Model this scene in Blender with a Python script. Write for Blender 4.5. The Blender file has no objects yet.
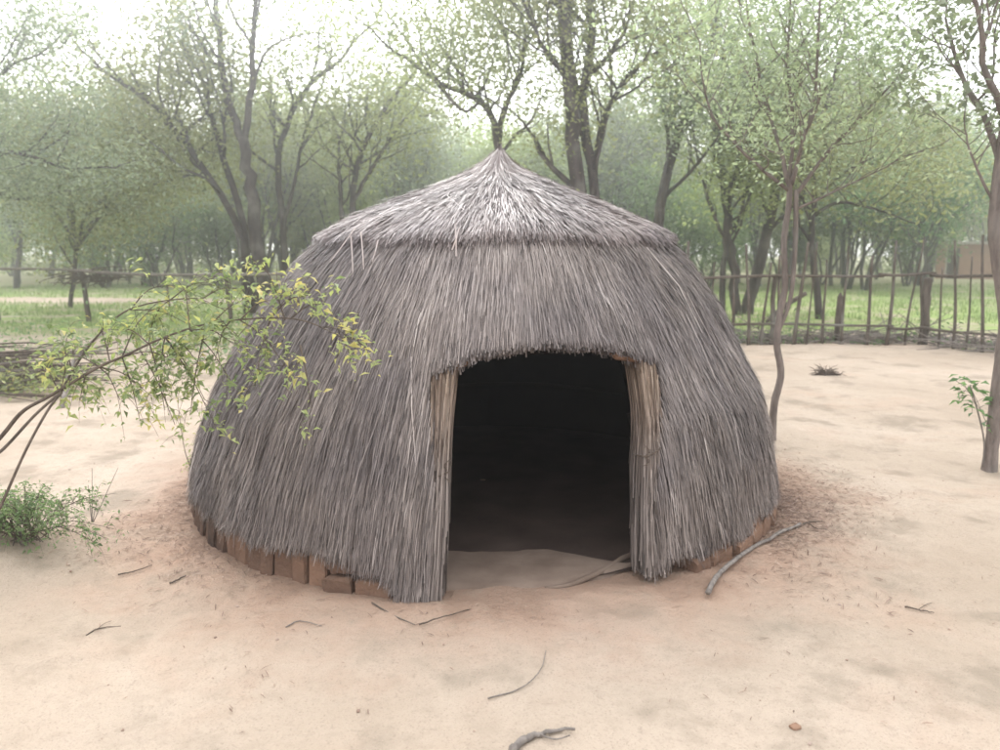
import bpy, math, random
import numpy as np
from math import sin, cos, pi, atan, hypot, radians
random.seed(7)
RNG = np.random.default_rng(11)
sc = bpy.context.scene
COL = sc.collection

# ------------------------------------------------------------------ camera
CAM_H, F, PITCH = 1.6, 780.0, atan(120 / 780)
cam_d = bpy.data.cameras.new("camera")
cam = bpy.data.objects.new("camera", cam_d)
COL.objects.link(cam)
cam.location = (0, 0, CAM_H)
cam.rotation_euler = (pi / 2 - PITCH, 0, 0)
cam_d.sensor_width = 36
cam_d.lens = 36 * F / 1000
cam_d.clip_start = 0.05
cam_d.clip_end = 2000
cam_d.dof.use_dof = True
cam_d.dof.focus_distance = 3.9
cam_d.dof.aperture_fstop = 2.4
sc.camera = cam


def ray(u, v):
    a = (u - 500) / F
    b = (v - 375) / F
    return np.array([a, cos(PITCH) - b * sin(PITCH), -sin(PITCH) - b * cos(PITCH)])


def at(u, v, y):
    """world point at depth y"""
    r = ray(u, v)
    return np.array([0, 0, CAM_H]) + r * (y / r[1])


def on_ground(u, v, z=0.0):
    r = ray(u, v)
    return np.array([0, 0, CAM_H]) + r * ((z - CAM_H) / r[2])


# ------------------------------------------------------------------ noise
def _hash(ix, iy, seed):
    h = np.sin(ix * 127.1 + iy * 311.7 + seed * 74.7) * 43758.5453
    return h - np.floor(h)


def vnoise(x, y, seed=0):
    x = np.asarray(x, float); y = np.asarray(y, float)
    ix = np.floor(x); iy = np.floor(y)
    fx = x - ix; fy = y - iy
    fx = fx * fx * (3 - 2 * fx); fy = fy * fy * (3 - 2 * fy)
    a = _hash(ix, iy, seed); b = _hash(ix + 1, iy, seed)
    c = _hash(ix, iy + 1, seed); d = _hash(ix + 1, iy + 1, seed)
    return (a * (1 - fx) + b * fx) * (1 - fy) + (c * (1 - fx) + d * fx) * fy


HX, HY = -0.12, 5.3          # hut base centre


_fr = np.random.default_rng(404)
FOOT = []
for _i in range(26):                        # old shoe prints trodden into the sand
    _x, _y, _a = _fr.uniform(-2.6, 3.6), _fr.uniform(2.2, 6.5), _fr.uniform(0, pi)
    if math.hypot(_x - HX, _y - HY) < 2.2: continue
    for _k in range(3):
        _s = (-1) ** _k * .09
        FOOT.append((_x + cos(_a) * .5 * _k - sin(_a) * _s, _y + sin(_a) * .5 * _k + cos(_a) * _s, _a + _fr.normal(0, .2)))


def gz(x, y):
    """height of the sandy ground"""
    x = np.asarray(x, float); y = np.asarray(y, float)
    near = np.clip(1.3 - y / 25, 0.15, 1)
    z = 0.06 * (vnoise(x * .55, y * .55, 1) - .5) + 0.03 * (vnoise(x * 1.7, y * 1.7, 2) - .5)
    z = z + near * (0.024 * (vnoise(x * 4, y * 4, 3) - .5) + 0.014 * (vnoise(x * 10, y * 10, 4) - .5) + .005 * (vnoise(x * 24, y * 24, 9) - .5))
    for fx, fy, fa in FOOT:
        u_ = ((x - fx) * cos(fa) + (y - fy) * sin(fa)) / .13; v_ = (-(x - fx) * sin(fa) + (y - fy) * cos(fa)) / .055
        q_ = u_ * u_ + v_ * v_
        z = z - .011 * np.exp(-q_ * q_) + .005 * np.exp(-((np.sqrt(q_) - 1.35) / .3) ** 2)
    d = np.hypot(x - HX, y - HY)
    z = z * np.clip((d - 1.2) / .8, 0.15, 1)
    z = z + 0.02 * np.exp(-((d - 1.95) / .35) ** 2)          # soil washed up against the plinth
    z = z + 0.13 * np.exp(-(((x + 2.72) / .5) ** 2 + ((y - 3.95) / .38) ** 2))   # earth hump under the low bush
    return z


def G(x, y):
    return float(gz(x, y))


# ------------------------------------------------------------------ node helper
class NT:
    def __init__(self, name):
        self.m = bpy.data.materials.new(name)
        self.m.use_nodes = True
        self.t = self.m.node_tree
        self.t.nodes.clear()
        self.out = self.n('ShaderNodeOutputMaterial')

    def n(self, typ, **kw):
        nd = self.t.nodes.new(typ)
        for k, v in kw.items():
            setattr(nd, k, v)
        return nd

    def l(self, a, b):
        self.t.links.new(a, b)

    def setin(self, sock, v):
        if hasattr(v, 'is_linked') or hasattr(v, 'links'):
            self.l(v, sock)
        else:
            sock.default_value = v

    def math(self, op, a, b=0.0, c=0.0, clamp=False):
        nd = self.n('ShaderNodeMath', operation=op, use_clamp=clamp)
        self.setin(nd.inputs[0], a); self.setin(nd.inputs[1], b); self.setin(nd.inputs[2], c)
        return nd.outputs[0]

    def noise(self, vec, scale, detail=4, rough=.55, dist=0.0):
        nd = self.n('ShaderNodeTexNoise')
        self.l(vec, nd.inputs['Vector'])
        nd.inputs['Scale'].default_value = scale
        nd.inputs['Detail'].default_value = detail
        nd.inputs['Roughness'].default_value = rough
        nd.inputs['Distortion'].default_value = dist
        return nd.outputs[0]

    def step(self, v, lo, hi):
        nd = self.n('ShaderNodeMapRange', interpolation_type='SMOOTHSTEP')
        self.setin(nd.inputs[0], v)
        nd.inputs[1].default_value = lo; nd.inputs[2].default_value = hi
        return nd.outputs[0]

    def ramp(self, v, stops):
        nd = self.n('ShaderNodeValToRGB')
        e = nd.color_ramp.elements
        while len(e) < len(stops):
            e.new(.5)
        for el, (p, c) in zip(e, stops):
            el.position = p; el.color = (*c, 1)
        self.l(v, nd.inputs[0])
        return nd.outputs[0]

    def mix(self, fac, a, b, mode='MIX'):
        nd = self.n('ShaderNodeMix', data_type='RGBA', blend_type=mode)
        self.setin(nd.inputs[0], fac)
        for s, v in ((nd.inputs[6], a), (nd.inputs[7], b)):
            if isinstance(v, tuple):
                s.default_value = (*v, 1)
            else:
                self.l(v, s)
        return nd.outputs[2]

    def bump(self, h, strength, dist):
        nd = self.n('ShaderNodeBump')
        nd.inputs['Strength'].default_value = strength
        nd.inputs['Distance'].default_value = dist
        self.l(h, nd.inputs['Height'])
        return nd.outputs[0]

    def principled(self, col, rough=.8, spec=.3, normal=None):
        p = self.n('ShaderNodeBsdfPrincipled')
        if isinstance(col, tuple):
            p.inputs['Base Color'].default_value = (*col, 1)
        else:
            self.l(col, p.inputs['Base Color'])
        p.inputs['Roughness'].default_value = rough
        p.inputs['Specular IOR Level'].default_value = spec
        if normal is not None:
            self.l(normal, p.inputs['Normal'])
        return p.outputs[0]

    def pos(self):
        return self.n('ShaderNodeNewGeometry').outputs['Position']

    def objc(self):
        return self.n('ShaderNodeTexCoord').outputs['Object']

    def tint(self):
        return self.n('ShaderNodeAttribute', attribute_name='tint').outputs['Fac']

    def done(self, shader):
        self.l(shader, self.out.inputs['Surface'])
        return self.m


def mat_straw(name, stops, rough=.5, spec=.45):
    k = NT(name)
    c = k.ramp(k.tint(), stops)
    nz = k.noise(k.pos(), 2.2, 3)
    c = k.mix(k.step(nz, .35, .7), c, k.mix(1.0, c, (.72, .72, .76), 'MULTIPLY'))
    return k.done(k.principled(c, rough, spec))


def mat_leaf(name, stops, trans=.45, var=.25):
    k = NT(name)
    c = k.ramp(k.tint(), stops)
    oi = k.n('ShaderNodeObjectInfo').outputs['Random']
    hs = k.n('ShaderNodeHueSaturation')
    k.l(c, hs.inputs['Color'])
    k.l(k.math('MULTIPLY_ADD', oi, .04, .48), hs.inputs['Hue'])
    k.l(k.math('MULTIPLY_ADD', oi, var * 2, 1 - var), hs.inputs['Value'])
    d = k.n('ShaderNodeBsdfPrincipled')
    k.l(hs.outputs[0], d.inputs['Base Color'])
    d.inputs['Roughness'].default_value = .5
    d.inputs['Specular IOR Level'].default_value = .35
    t = k.n('ShaderNodeBsdfTranslucent')
    k.l(k.mix(1.0, hs.outputs[0], (1.15, 1.22, .9), 'MULTIPLY'), t.inputs['Color'])
    m = k.n('ShaderNodeMixShader')
    m.inputs[0].default_value = trans
    k.l(d.outputs[0], m.inputs[1]); k.l(t.outputs[0], m.inputs[2])
    return k.done(m.outputs[0])


def mat_bark(name, a, b, scale=9):
    k = NT(name)
    p = k.objc()
    mp = k.n('ShaderNodeMapping')
    mp.inputs['Scale'].default_value = (1, 1, .22)
    k.l(p, mp.inputs['Vector'])
    n1 = k.noise(mp.outputs[0], scale, 6, .65)
    c = k.ramp(n1, [(.3, a), (.7, b)])
    n2 = k.noise(p, 1.3, 3)
    c = k.mix(k.step(n2, .5, .75), c, (.17, .16, .14))
    return k.done(k.principled(c, .9, .2, k.bump(n1, .6, .02)))


M = {}
M['thatch'] = mat_straw('weathered_thatch', [(0, (.032, .025, .021)), (.25, (.115, .091, .080)), (.6, (.272, .224, .198)), (.9, (.435, .37, .33)), (1, (.55, .48, .43))])
M['cap'] = mat_straw('roof_thatch', [(0, (.046, .035, .031)), (.3, (.155, .120, .108)), (.65, (.30, .243, .224)), (.9, (.45, .38, .352)), (1, (.58, .50, .465))], .42, .5)
k = NT('door_reeds')
c1 = k.ramp(k.tint(), [(0, (.05, .030, .020)), (.35, (.16, .105, .072)), (.7, (.27, .20, .145)), (1, (.40, .32, .25))])
c2 = k.ramp(k.tint(), [(0, (.042, .033, .028)), (.3, (.14, .112, .098)), (.65, (.26, .215, .19)), (.9, (.38, .325, .29)), (1, (.48, .42, .375))])
zz_ = k.n('ShaderNodeSeparateXYZ'); k.l(k.pos(), zz_.inputs[0])
M['reed'] = k.done(k.principled(k.mix(k.step(zz_.outputs[2], .45, 1.0), c2, c1), .55, .35))
M['litter'] = mat_straw('straw_litter', [(0, (.15, .095, .07)), (.5, (.31, .21, .155)), (1, (.50, .39, .31))], .8, .1)
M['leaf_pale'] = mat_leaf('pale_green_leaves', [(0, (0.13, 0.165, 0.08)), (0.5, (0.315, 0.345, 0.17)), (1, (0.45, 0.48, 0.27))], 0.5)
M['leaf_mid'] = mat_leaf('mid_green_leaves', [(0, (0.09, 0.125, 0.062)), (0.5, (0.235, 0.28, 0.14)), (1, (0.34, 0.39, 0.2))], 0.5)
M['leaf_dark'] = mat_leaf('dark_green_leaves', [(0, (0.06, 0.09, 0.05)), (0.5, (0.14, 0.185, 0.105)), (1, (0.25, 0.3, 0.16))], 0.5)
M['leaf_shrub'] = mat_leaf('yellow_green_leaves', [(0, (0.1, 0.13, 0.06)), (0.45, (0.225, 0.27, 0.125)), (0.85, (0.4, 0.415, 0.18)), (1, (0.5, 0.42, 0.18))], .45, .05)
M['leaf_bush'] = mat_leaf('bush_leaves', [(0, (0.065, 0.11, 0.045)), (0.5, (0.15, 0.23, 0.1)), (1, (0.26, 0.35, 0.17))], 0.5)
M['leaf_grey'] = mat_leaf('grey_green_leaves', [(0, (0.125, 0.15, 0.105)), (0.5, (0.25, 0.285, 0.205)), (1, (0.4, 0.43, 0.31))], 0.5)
M['grass'] = mat_leaf('grass_blades', [(0, (0.12, 0.17, 0.045)), (0.6, (0.215, 0.275, 0.11)), (0.9, (0.34, 0.39, 0.17)), (1, (0.44, 0.39, 0.24))], .4, .1)
M['bark'] = mat_bark('grey_brown_bark', (.026, .021, .020), (.085, .068, .062))
M['bark_near'] = mat_bark('near_bark', (.085, .068, .060), (.25, .205, .18), 22)
M['twig'] = mat_bark('twig_bark', (.045, .034, .028), (.15, .115, .09), 30)
M['dead'] = mat_bark('dead_wood', (.10, .085, .075), (.27, .235, .205), 25)
M['post'] = mat_bark('fence_wood', (.038, .029, .023), (.14, .112, .09), 20)

k = NT('mud_brick')
p = k.objc()
n1 = k.noise(p, 7, 5, .6); n2 = k.noise(p, 45, 4, .7)
c = k.ramp(k.math('ADD', k.math('MULTIPLY', k.tint(), .6), k.math('MULTIPLY', n1, .4)), [(.15, (.055, .040, .033)), (.45, (.15, .092, .065)), (.75, (.25, .15, .10)), (.95, (.34, .22, .15))])
c = k.mix(k.math('MULTIPLY', k.step(n2, .5, .75), .4), c, (.13, .095, .075))
M['brick'] = k.done(k.principled(c, .95, .1, k.bump(k.math('ADD', n2, k.math('MULTIPLY', n1, 3.0)), .8, .012)))

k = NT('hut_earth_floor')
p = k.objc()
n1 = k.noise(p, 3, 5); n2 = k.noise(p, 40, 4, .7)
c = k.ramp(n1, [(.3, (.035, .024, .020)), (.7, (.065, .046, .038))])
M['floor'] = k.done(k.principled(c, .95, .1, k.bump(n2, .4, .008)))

k = NT('hut_sill_mud')
p = k.objc()
n1 = k.noise(p, 4, 5); n2 = k.noise(p, 50, 4, .7)
c = k.ramp(n1, [(.3, (.12, .085, .065)), (.7, (.20, .15, .118))])
M['sill'] = k.done(k.principled(c, .95, .1, k.bump(n2, .4, .008)))

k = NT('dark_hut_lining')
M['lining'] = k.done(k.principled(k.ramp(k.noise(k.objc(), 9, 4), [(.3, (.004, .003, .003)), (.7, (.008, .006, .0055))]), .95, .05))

k = NT('sooty_pole')
M['pole'] = k.done(k.principled(k.ramp(k.noise(k.objc(), 12, 4), [(.3, (.10, .055, .035)), (.7, (.22, .13, .085))]), .9, .1))
k = NT('dark_hoop')
M['hoop'] = k.done(k.principled((.012, .009, .008), .9, .05))  # hoops in one flat near-black brown

k = NT('clay_wall')
p = k.objc()
n1 = k.noise(p, 2.5, 5)
br = k.n('ShaderNodeTexBrick')
k.l(p, br.inputs['Vector'])
br.inputs['Scale'].default_value = 3.0
br.inputs['Color1'].default_value = (.32, .13, .08, 1); br.inputs['Color2'].default_value = (.26, .10, .06, 1); br.inputs['Mortar'].default_value = (.36, .25, .19, 1)
c = k.mix(.5, br.outputs[0], k.ramp(n1, [(.3, (.25, .105, .065)), (.7, (.36, .17, .11))]))
M['clay'] = k.done(k.principled(c, .95, .1))
k = NT('dark_opening')
M['opening'] = k.done(k.principled((.05, .028, .022), .95, .05))
k = NT('sheet_roof')
M['sheet'] = k.done(k.principled(k.ramp(k.noise(k.objc(), 4, 4), [(.3, (.34, .30, .27)), (.7, (.52, .48, .44))]), .7, .3))

# sand, soil and grass ground
k = NT('ground')
P = k.pos()
sx = k.n('ShaderNodeSeparateXYZ'); k.l(P, sx.inputs[0])
X, Y = sx.outputs[0], sx.outputs[1]
big = k.noise(P, .45, 5, .6); med = k.noise(P, 1.7, 6, .62); fine = k.noise(P, 22, 5, .7); grit = k.noise(P, 120, 3, .7)
c = k.ramp(big, [(.33, (.36, .286, .216)), (.55, (.435, .353, .276)), (.72, (.49, .405, .328))])
c = k.mix(k.math('MULTIPLY', k.step(med, .50, .66), .72), c, (.25, .205, .155))       # grey damp stains
c = k.mix(k.math('MULTIPLY', k.step(k.noise(P, .9, 5, .6, .4), .52, .68), .4), c, (.42, .295, .215))   # pinkish soil
dx = k.math('SUBTRACT', X, HX); dy = k.math('SUBTRACT', Y, HY)
dist = k.math('SQRT', k.math('ADD', k.math('MULTIPLY', dx, dx), k.math('MULTIPLY', dy, dy)))
dist = k.math('ADD', dist, k.math('MULTIPLY', k.math('SUBTRACT', med, .5), 1.5))
ring = k.math('SUBTRACT', 1.0, k.step(dist, 1.85, 2.75))
c = k.mix(k.math('MULTIPLY', ring, .66), c, k.ramp(med, [(.35, (.30, .17, .11)), (.65, (.36, .215, .15))]))
foot = k.math('SUBTRACT', 1.0, k.step(dist, 1.85, 2.15))  # contact shade round the hut base, painted into the soil colour
c = k.mix(k.math('MULTIPLY', foot, .5), c, (.19, .125, .09))
c = k.mix(k.math('MULTIPLY', k.step(fine, .52, .72), .38), c, (.28, .225, .175))
c = k.mix(k.math('MULTIPLY', k.step(grit, .54, .70), .55), c, (.19, .15, .12))
mid = k.noise(P, 6.5, 6, .68)
c = k.mix(k.math('MULTIPLY', k.step(mid, .50, .68), .32), c, (.31, .25, .19))
c = k.mix(k.math('MULTIPLY', k.step(grit, .30, .42), .0), c, (.8, .7, .6))
# grass starts beyond the yard
xr = k.math('MAXIMUM', X, 0.0)
edge = k.math('SUBTRACT', Y, k.math('SUBTRACT', 15.3, k.math('MULTIPLY', xr, -.06)))
edge = k.math('ADD', edge, k.math('MULTIPLY', k.math('SUBTRACT', big, .5), 5.0))
gm = k.math('MULTIPLY', k.step(edge, -.6, 1.6), k.step(k.noise(P, .8, 6, .65), .34, .56))
gc = k.ramp(med, [(.3, (.16, .215, .065)), (.55, (.24, .32, .10)), (.75, (.36, .37, .19))])
# bare sandy track on the left beyond the rail
tr = k.math('ADD', k.math('ABSOLUTE', k.math('SUBTRACT', k.math('ADD', Y, k.math('MULTIPLY', X, .10)), 26.3)), k.math('MULTIPLY', k.math('SUBTRACT', big, .5), 4.0))
tm = k.math('MULTIPLY', k.math('SUBTRACT', 1.0, k.step(tr, .9, 2.0)), k.math('SUBTRACT', 1.0, k.step(X, -7.0, -4.0)))
gm = k.math('MULTIPLY', gm, k.math('SUBTRACT', 1.0, tm))
c = k.mix(gm, c, gc)
far = k.step(Y, 34, 48)
c = k.mix(k.math('MULTIPLY', far, .7), c, (.36, .33, .22))
h = k.math('ADD', k.math('ADD', k.math('MULTIPLY', fine, .7), k.math('MULTIPLY', mid, 1.6)), k.math('MULTIPLY', grit, .35))
M['ground'] = k.done(k.principled(c, .95, .1, k.bump(h, .8, .025)))


# ------------------------------------------------------------------ mesh builder
class MB:
    def __init__(self):
        self.v = []; self.q = []; self.t = []; self.n = 0

    def add(self, verts, faces, tint):
        """verts (n,3); faces (m,4) local indices; tint scalar or (m,)"""
        verts = np.asarray(verts, float).reshape(-1, 3)
        faces = np.asarray(faces, int).reshape(-1, 4)
        self.v.append(verts)
        self.q.append(faces + self.n)
        self.t.append(np.broadcast_to(np.asarray(tint, float), (len(faces),)).copy())
        self.n += len(verts)

    def tube(self, pts, rad, sides=6, tint=.5, cap=True, rough=0.0):
        pts = np.asarray(pts, float); m = len(pts)
        rad = np.broadcast_to(np.asarray(rad, float), (m,))
        d = np.gradient(pts, axis=0)
        d /= np.linalg.norm(d, axis=1)[:, None] + 1e-9
        ref = np.array([0, 0, 1.0]) if abs(d[0][2]) < .8 else np.array([0, 1.0, 0])
        a = np.cross(d, ref); a /= np.linalg.norm(a, axis=1)[:, None] + 1e-9
        b = np.cross(d, a)
        ang = np.arange(sides) / sides * 2 * pi
        rr = rad[:, None] * (1 + rough * (RNG.random((m, sides)) - .5))
        V = pts[:, None, :] + rr[:, :, None] * (a[:, None, :] * np.cos(ang)[None, :, None] + b[:, None, :] * np.sin(ang)[None, :, None])
        V = V.reshape(-1, 3)
        i = np.arange(m - 1)[:, None] * sides; j = np.arange(sides)[None, :]; j2 = (j + 1) % sides
        Fc = np.stack([i + j, i + j2, i + sides + j2, i + sides + j], -1).reshape(-1, 4)
        if cap and sides == 6:
            e = (m - 1) * sides
            Fc = np.vstack([Fc, [[e, e + 1, e + 2, e + 3], [e + 3, e + 4, e + 5, e], [3, 2, 1, 0], [0, 5, 4, 3]]])
        self.add(V, Fc, tint)

    def ribbons(self, Pm, width, side, tint):
        """Pm (n,k,3) polylines, width (n,) or (n,k), side (n,3)"""
        n, kk, _ = Pm.shape
        w = np.asarray(width, float)
        if w.ndim == 1:
            w = np.repeat(w[:, None], kk, 1)
        off = side[:, None, :] * w[:, :, None] * .5
        V = np.stack([Pm - off, Pm + off], 2).reshape(-1, 3)
        base = np.arange(n)[:, None] * (2 * kk); s = np.arange(kk - 1)[None, :] * 2
        b0 = base + s
        Fc = np.stack([b0, b0 + 1, b0 + 3, b0 + 2], -1).reshape(-1, 4)
        self.add(V, Fc, np.repeat(tint, kk - 1))

    def leaves(self, C, size, tint, up=.3, aspect=.5, drop=0.0, axis=None, fold=False):
        """pointed leaf faces at centres C"""
        n = len(C)
        nrm = RNG.normal(size=(n, 3)); nrm[:, 2] = np.abs(nrm[:, 2]) + up * 2
        nrm /= np.linalg.norm(nrm, axis=1)[:, None]
        a = RNG.normal(size=(n, 3)) if axis is None else axis + RNG.normal(size=(n, 3)) * .35
        a[:, 2] -= drop
        a -= nrm * (a * nrm).sum(1)[:, None]
        a /= np.linalg.norm(a, axis=1)[:, None] + 1e-9
        b = np.cross(nrm, a)
        s = np.broadcast_to(np.asarray(size, float), (n,))[:, None]
        bend = nrm * s * .12
        if fold:                                   # two halves creased along the midrib, the tip curling down
            cv = RNG.uniform(.05, .28, (n, 1)) * s; fo = RNG.uniform(.06, .22, (n, 1)) * s
            as_ = aspect * RNG.uniform(.75, 1.2, (n, 1)) * .5
            V = np.stack([C - a * s * .5, C + b * s * as_ + nrm * fo - a * s * .06, C + a * s * .5 - nrm * cv, C - b * s * as_ + nrm * fo - a * s * .06, C + a * s * .02], 1).reshape(-1, 3)
            k_ = np.arange(n)[:, None] * 5
            Fc = np.concatenate([k_ + np.array([0, 1, 2, 4]), k_ + np.array([0, 4, 2, 3])], 1).reshape(-1, 4)
            self.add(V, Fc, np.repeat(np.broadcast_to(np.asarray(tint, float), (n,)), 2))
            return
        V = np.stack([C - a * s * .5, C + b * s * aspect * .5 - bend * 0 + a * s * -.05, C + a * s * .5 - bend, C - b * s * aspect * .5 + a * s * -.05], 1).reshape(-1, 3)
        Fc = np.arange(n * 4).reshape(-1, 4)
        self.add(V, Fc, tint)

    def box(self, c, sz, rotz=0.0, tilt=0.0, tint=.5, jit=0.0, bev=.15):
        """a worn block: bevelled box (16 verts ring + caps)"""
        hx, hy, hz = np.array(sz) / 2
        b = bev * min(hx, hy, hz) * 2
        rings = []
        for z, ins in ((-hz, b), (-hz + b, 0), (hz - b, 0), (hz, b)):
            x, y = hx - ins, hy - ins; bb = b * .8
            rings.append([(-x + bb, -y, z), (x - bb, -y, z), (x, -y + bb, z), (x, y - bb, z), (x - bb, y, z), (-x + bb, y, z), (-x, y - bb, z), (-x, -y + bb, z)])
        V = np.array(rings).reshape(-1, 3)
        V = V + (RNG.random(V.shape) - .5) * jit
        ct, st = cos(tilt), sin(tilt)
        V = np.stack([V[:, 0] * ct + V[:, 2] * st, V[:, 1], -V[:, 0] * st + V[:, 2] * ct], 1)
        cr, sr = cos(rotz), sin(rotz)
        V = np.stack([V[:, 0] * cr - V[:, 1] * sr, V[:, 0] * sr + V[:, 1] * cr, V[:, 2]], 1) + np.array(c)
        Fc = []
        for r in range(3):
            for j in range(8):
                j2 = (j + 1) % 8
                Fc.append((r * 8 + j, r * 8 + j2, r * 8 + 8 + j2, r * 8 + 8 + j))
        for o, fl in ((0, 1), (24, 0)):
            q = [(0, 1, 2, 7), (7, 2, 3, 6), (6, 3, 4, 5)]
            for f in q:
                f = [o + i for i in f]
                Fc.append(f[::-1] if fl else f)
        self.add(V, Fc, tint)

    def build(self, name, mat, parent=None, smooth=False, origin=None):
        me = bpy.data.meshes.new(name)
        V = np.vstack(self.v); Q = np.vstack(self.q); T = np.concatenate(self.t)
        if origin is not None:
            V = V - np.asarray(origin)
        me.vertices.add(len(V)); me.vertices.foreach_set('co', V.astype(np.float32).ravel())
        me.loops.add(Q.size); me.loops.foreach_set('vertex_index', Q.astype(np.int32).ravel())
        me.polygons.add(len(Q)); me.polygons.foreach_set('loop_start', np.arange(0, Q.size, 4, dtype=np.int32))
        me.polygons.foreach_set('use_smooth', np.full(len(Q), smooth))
        at_ = me.attributes.new('tint', 'FLOAT', 'FACE')
        at_.data.foreach_set('value', T.astype(np.float32))
        me.update(calc_edges=True)
        me.materials.append(mat)
        o = bpy.data.objects.new(name, me)
        COL.objects.link(o)
        if parent is not None:
            o.parent = parent
        elif origin is not None:
            o.location = origin
        return o


def tag(o, label=None, cat=None, group=None, kind=None):
    if label: o['label'] = label
    if cat: o['category'] = cat
    if group: o['group'] = group
    if kind: o['kind'] = kind
    return o


def thing(name, label, cat, loc=(0, 0, 0), rz=0, group=None):
    o = bpy.data.objects.new(name, None)
    o.empty_display_size = .2
    COL.objects.link(o)
    o.location = loc; o.rotation_euler = (0, 0, rz)
    return tag(o, label, cat, group)


def smooth_line(pts, n):
    """Catmull-Rom resample"""
    pts = np.asarray(pts, float)
    if len(pts) < 3:
        t = np.linspace(0, 1, n)[:, None]
        return pts[0] * (1 - t) + pts[-1] * t
    Pp = np.vstack([2 * pts[0] - pts[1], pts, 2 * pts[-1] - pts[-2]])
    out = []
    for t in np.linspace(0, len(pts) - 1 - 1e-6, n):
        i = int(t); f = t - i
        p0, p1, p2, p3 = Pp[i:i + 4]
        out.append(.5 * ((2 * p1) + (-p0 + p2) * f + (2 * p0 - 5 * p1 + 4 * p2 - p3) * f * f + (-p0 + 3 * p1 - 3 * p2 + p3) * f ** 3))
    return np.array(out)


# ------------------------------------------------------------------ world and light
SUN_EL, SUN_AZ = radians(33), radians(-12)     # azimuth from +Y (the view direction) toward -X
w = bpy.data.worlds.new("World"); sc.world = w
w.use_nodes = True
nt = w.node_tree; nt.nodes.clear()
wo = nt.nodes.new('ShaderNodeOutputWorld'); bg = nt.nodes.new('ShaderNodeBackground')
sky = nt.nodes.new('ShaderNodeTexSky'); sky.sky_type = 'NISHITA'; sky.sun_disc = False
sky.sun_elevation = SUN_EL; sky.sun_rotation = SUN_AZ
sky.dust_density = 4.0; sky.air_density = 1.0
hs = nt.nodes.new('ShaderNodeHueSaturation'); hs.inputs['Saturation'].default_value = .35
mx = nt.nodes.new('ShaderNodeMix'); mx.data_type = 'RGBA'
mx.inputs[0].default_value = .72                                  # an even white cloud sheet over the sky
mx.inputs[7].default_value = (14.2, 14.6, 15.3, 1)
tc = nt.nodes.new('ShaderNodeTexCoord'); sxyz = nt.nodes.new('ShaderNodeSeparateXYZ')
nt.links.new(tc.outputs['Generated'], sxyz.inputs[0])
gm_ = nt.nodes.new('ShaderNodeMath'); gm_.operation = 'MULTIPLY_ADD'; gm_.inputs[1].default_value = .75; gm_.inputs[2].default_value = .78
nt.links.new(sxyz.outputs[2], gm_.inputs[0])
cl = nt.nodes.new('ShaderNodeVectorMath'); cl.operation = 'SCALE'; cl.inputs[0].default_value = (14.0, 14.4, 15.1)
# the cloud is brightest around the hidden sun
dt = nt.nodes.new('ShaderNodeVectorMath'); dt.operation = 'DOT_PRODUCT'
dt.inputs[1].default_value = (sin(SUN_AZ) * cos(SUN_EL), cos(SUN_AZ) * cos(SUN_EL), sin(SUN_EL))
nt.links.new(tc.outputs['Generated'], dt.inputs[0])
mxx = nt.nodes.new('ShaderNodeMath'); mxx.operation = 'MAXIMUM'; mxx.inputs[1].default_value = 0
nt.links.new(dt.outputs['Value'], mxx.inputs[0])
pw = nt.nodes.new('ShaderNodeMath'); pw.operation = 'POWER'; pw.inputs[1].default_value = 9
nt.links.new(mxx.outputs[0], pw.inputs[0])
ad = nt.nodes.new('ShaderNodeMath'); ad.operation = 'MULTIPLY_ADD'; ad.inputs[1].default_value = 1.7
nt.links.new(pw.outputs[0], ad.inputs[0]); nt.links.new(gm_.outputs[0], ad.inputs[2])
nt.links.new(ad.outputs[0], cl.inputs['Scale']); nt.links.new(cl.outputs[0], mx.inputs[7])
nt.links.new(sky.outputs[0], hs.inputs['Color']); nt.links.new(hs.outputs[0], mx.inputs[6])
nt.links.new(mx.outputs[2], bg.inputs['Color']); bg.inputs['Strength'].default_value = .185
nt.links.new(bg.outputs[0], wo.inputs['Surface'])
sd = bpy.data.lights.new("sun", 'SUN'); sd.energy = 2.6; sd.angle = radians(40); sd.color = (1, .965, .92)
so = bpy.data.objects.new("sun", sd); COL.objects.link(so)
so.location = (-10, 20, 30)
so.rotation_euler = (-(pi / 2 - SUN_EL), 0, -SUN_AZ)

# ------------------------------------------------------------------ ground sheet
xs = np.concatenate([-np.geomspace(7, 600, 34)[::-1], np.arange(-6.8, -3.3, .04), np.arange(-3.3, 4.2, .025), np.arange(4.2, 6.81, .04), np.geomspace(7, 600, 34)])
ys = np.concatenate([-np.geomspace(1, 200, 14)[::-1], np.arange(-.8, 1.6, .2), np.arange(1.6, 6.0, .025), np.arange(6.0, 9.0, .04), 9 * np.geomspace(1.006, 80, 120)])
gx, gy = np.meshgrid(xs, ys)
gzv = gz(gx, gy) - np.clip((np.hypot(gx, gy) - 120) / 400, 0, 1) * 0
nx, ny = len(xs), len(ys)
mb = MB()
ii = np.arange(ny - 1)[:, None] * nx + np.arange(nx - 1)[None, :]
mb.add(np.stack([gx, gy, gzv], -1).reshape(-1, 3), np.stack([ii, ii + 1, ii + nx + 1, ii + nx], -1).reshape(-1, 4), .5)
tag(mb.build('ground', M['ground'], smooth=True), kind='structure')

# ------------------------------------------------------------------ the thatched hut
WALL = np.array([(1.945, .0), (1.915, .12), (1.85, .45), (1.755, .75), (1.62, 1.0), (1.45, 1.3), (1.255, 1.55), (1.04, 1.76)])
CAP = np.array([(.012, 2.285), (.045, 2.225), (.10, 2.165), (.20, 2.105), (.36, 2.035), (.56, 1.955), (.76, 1.875), (.94, 1.80), (1.07, 1.735), (1.155, 1.685)])


def axis_x(z):
    return HX + .05 * z


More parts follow.
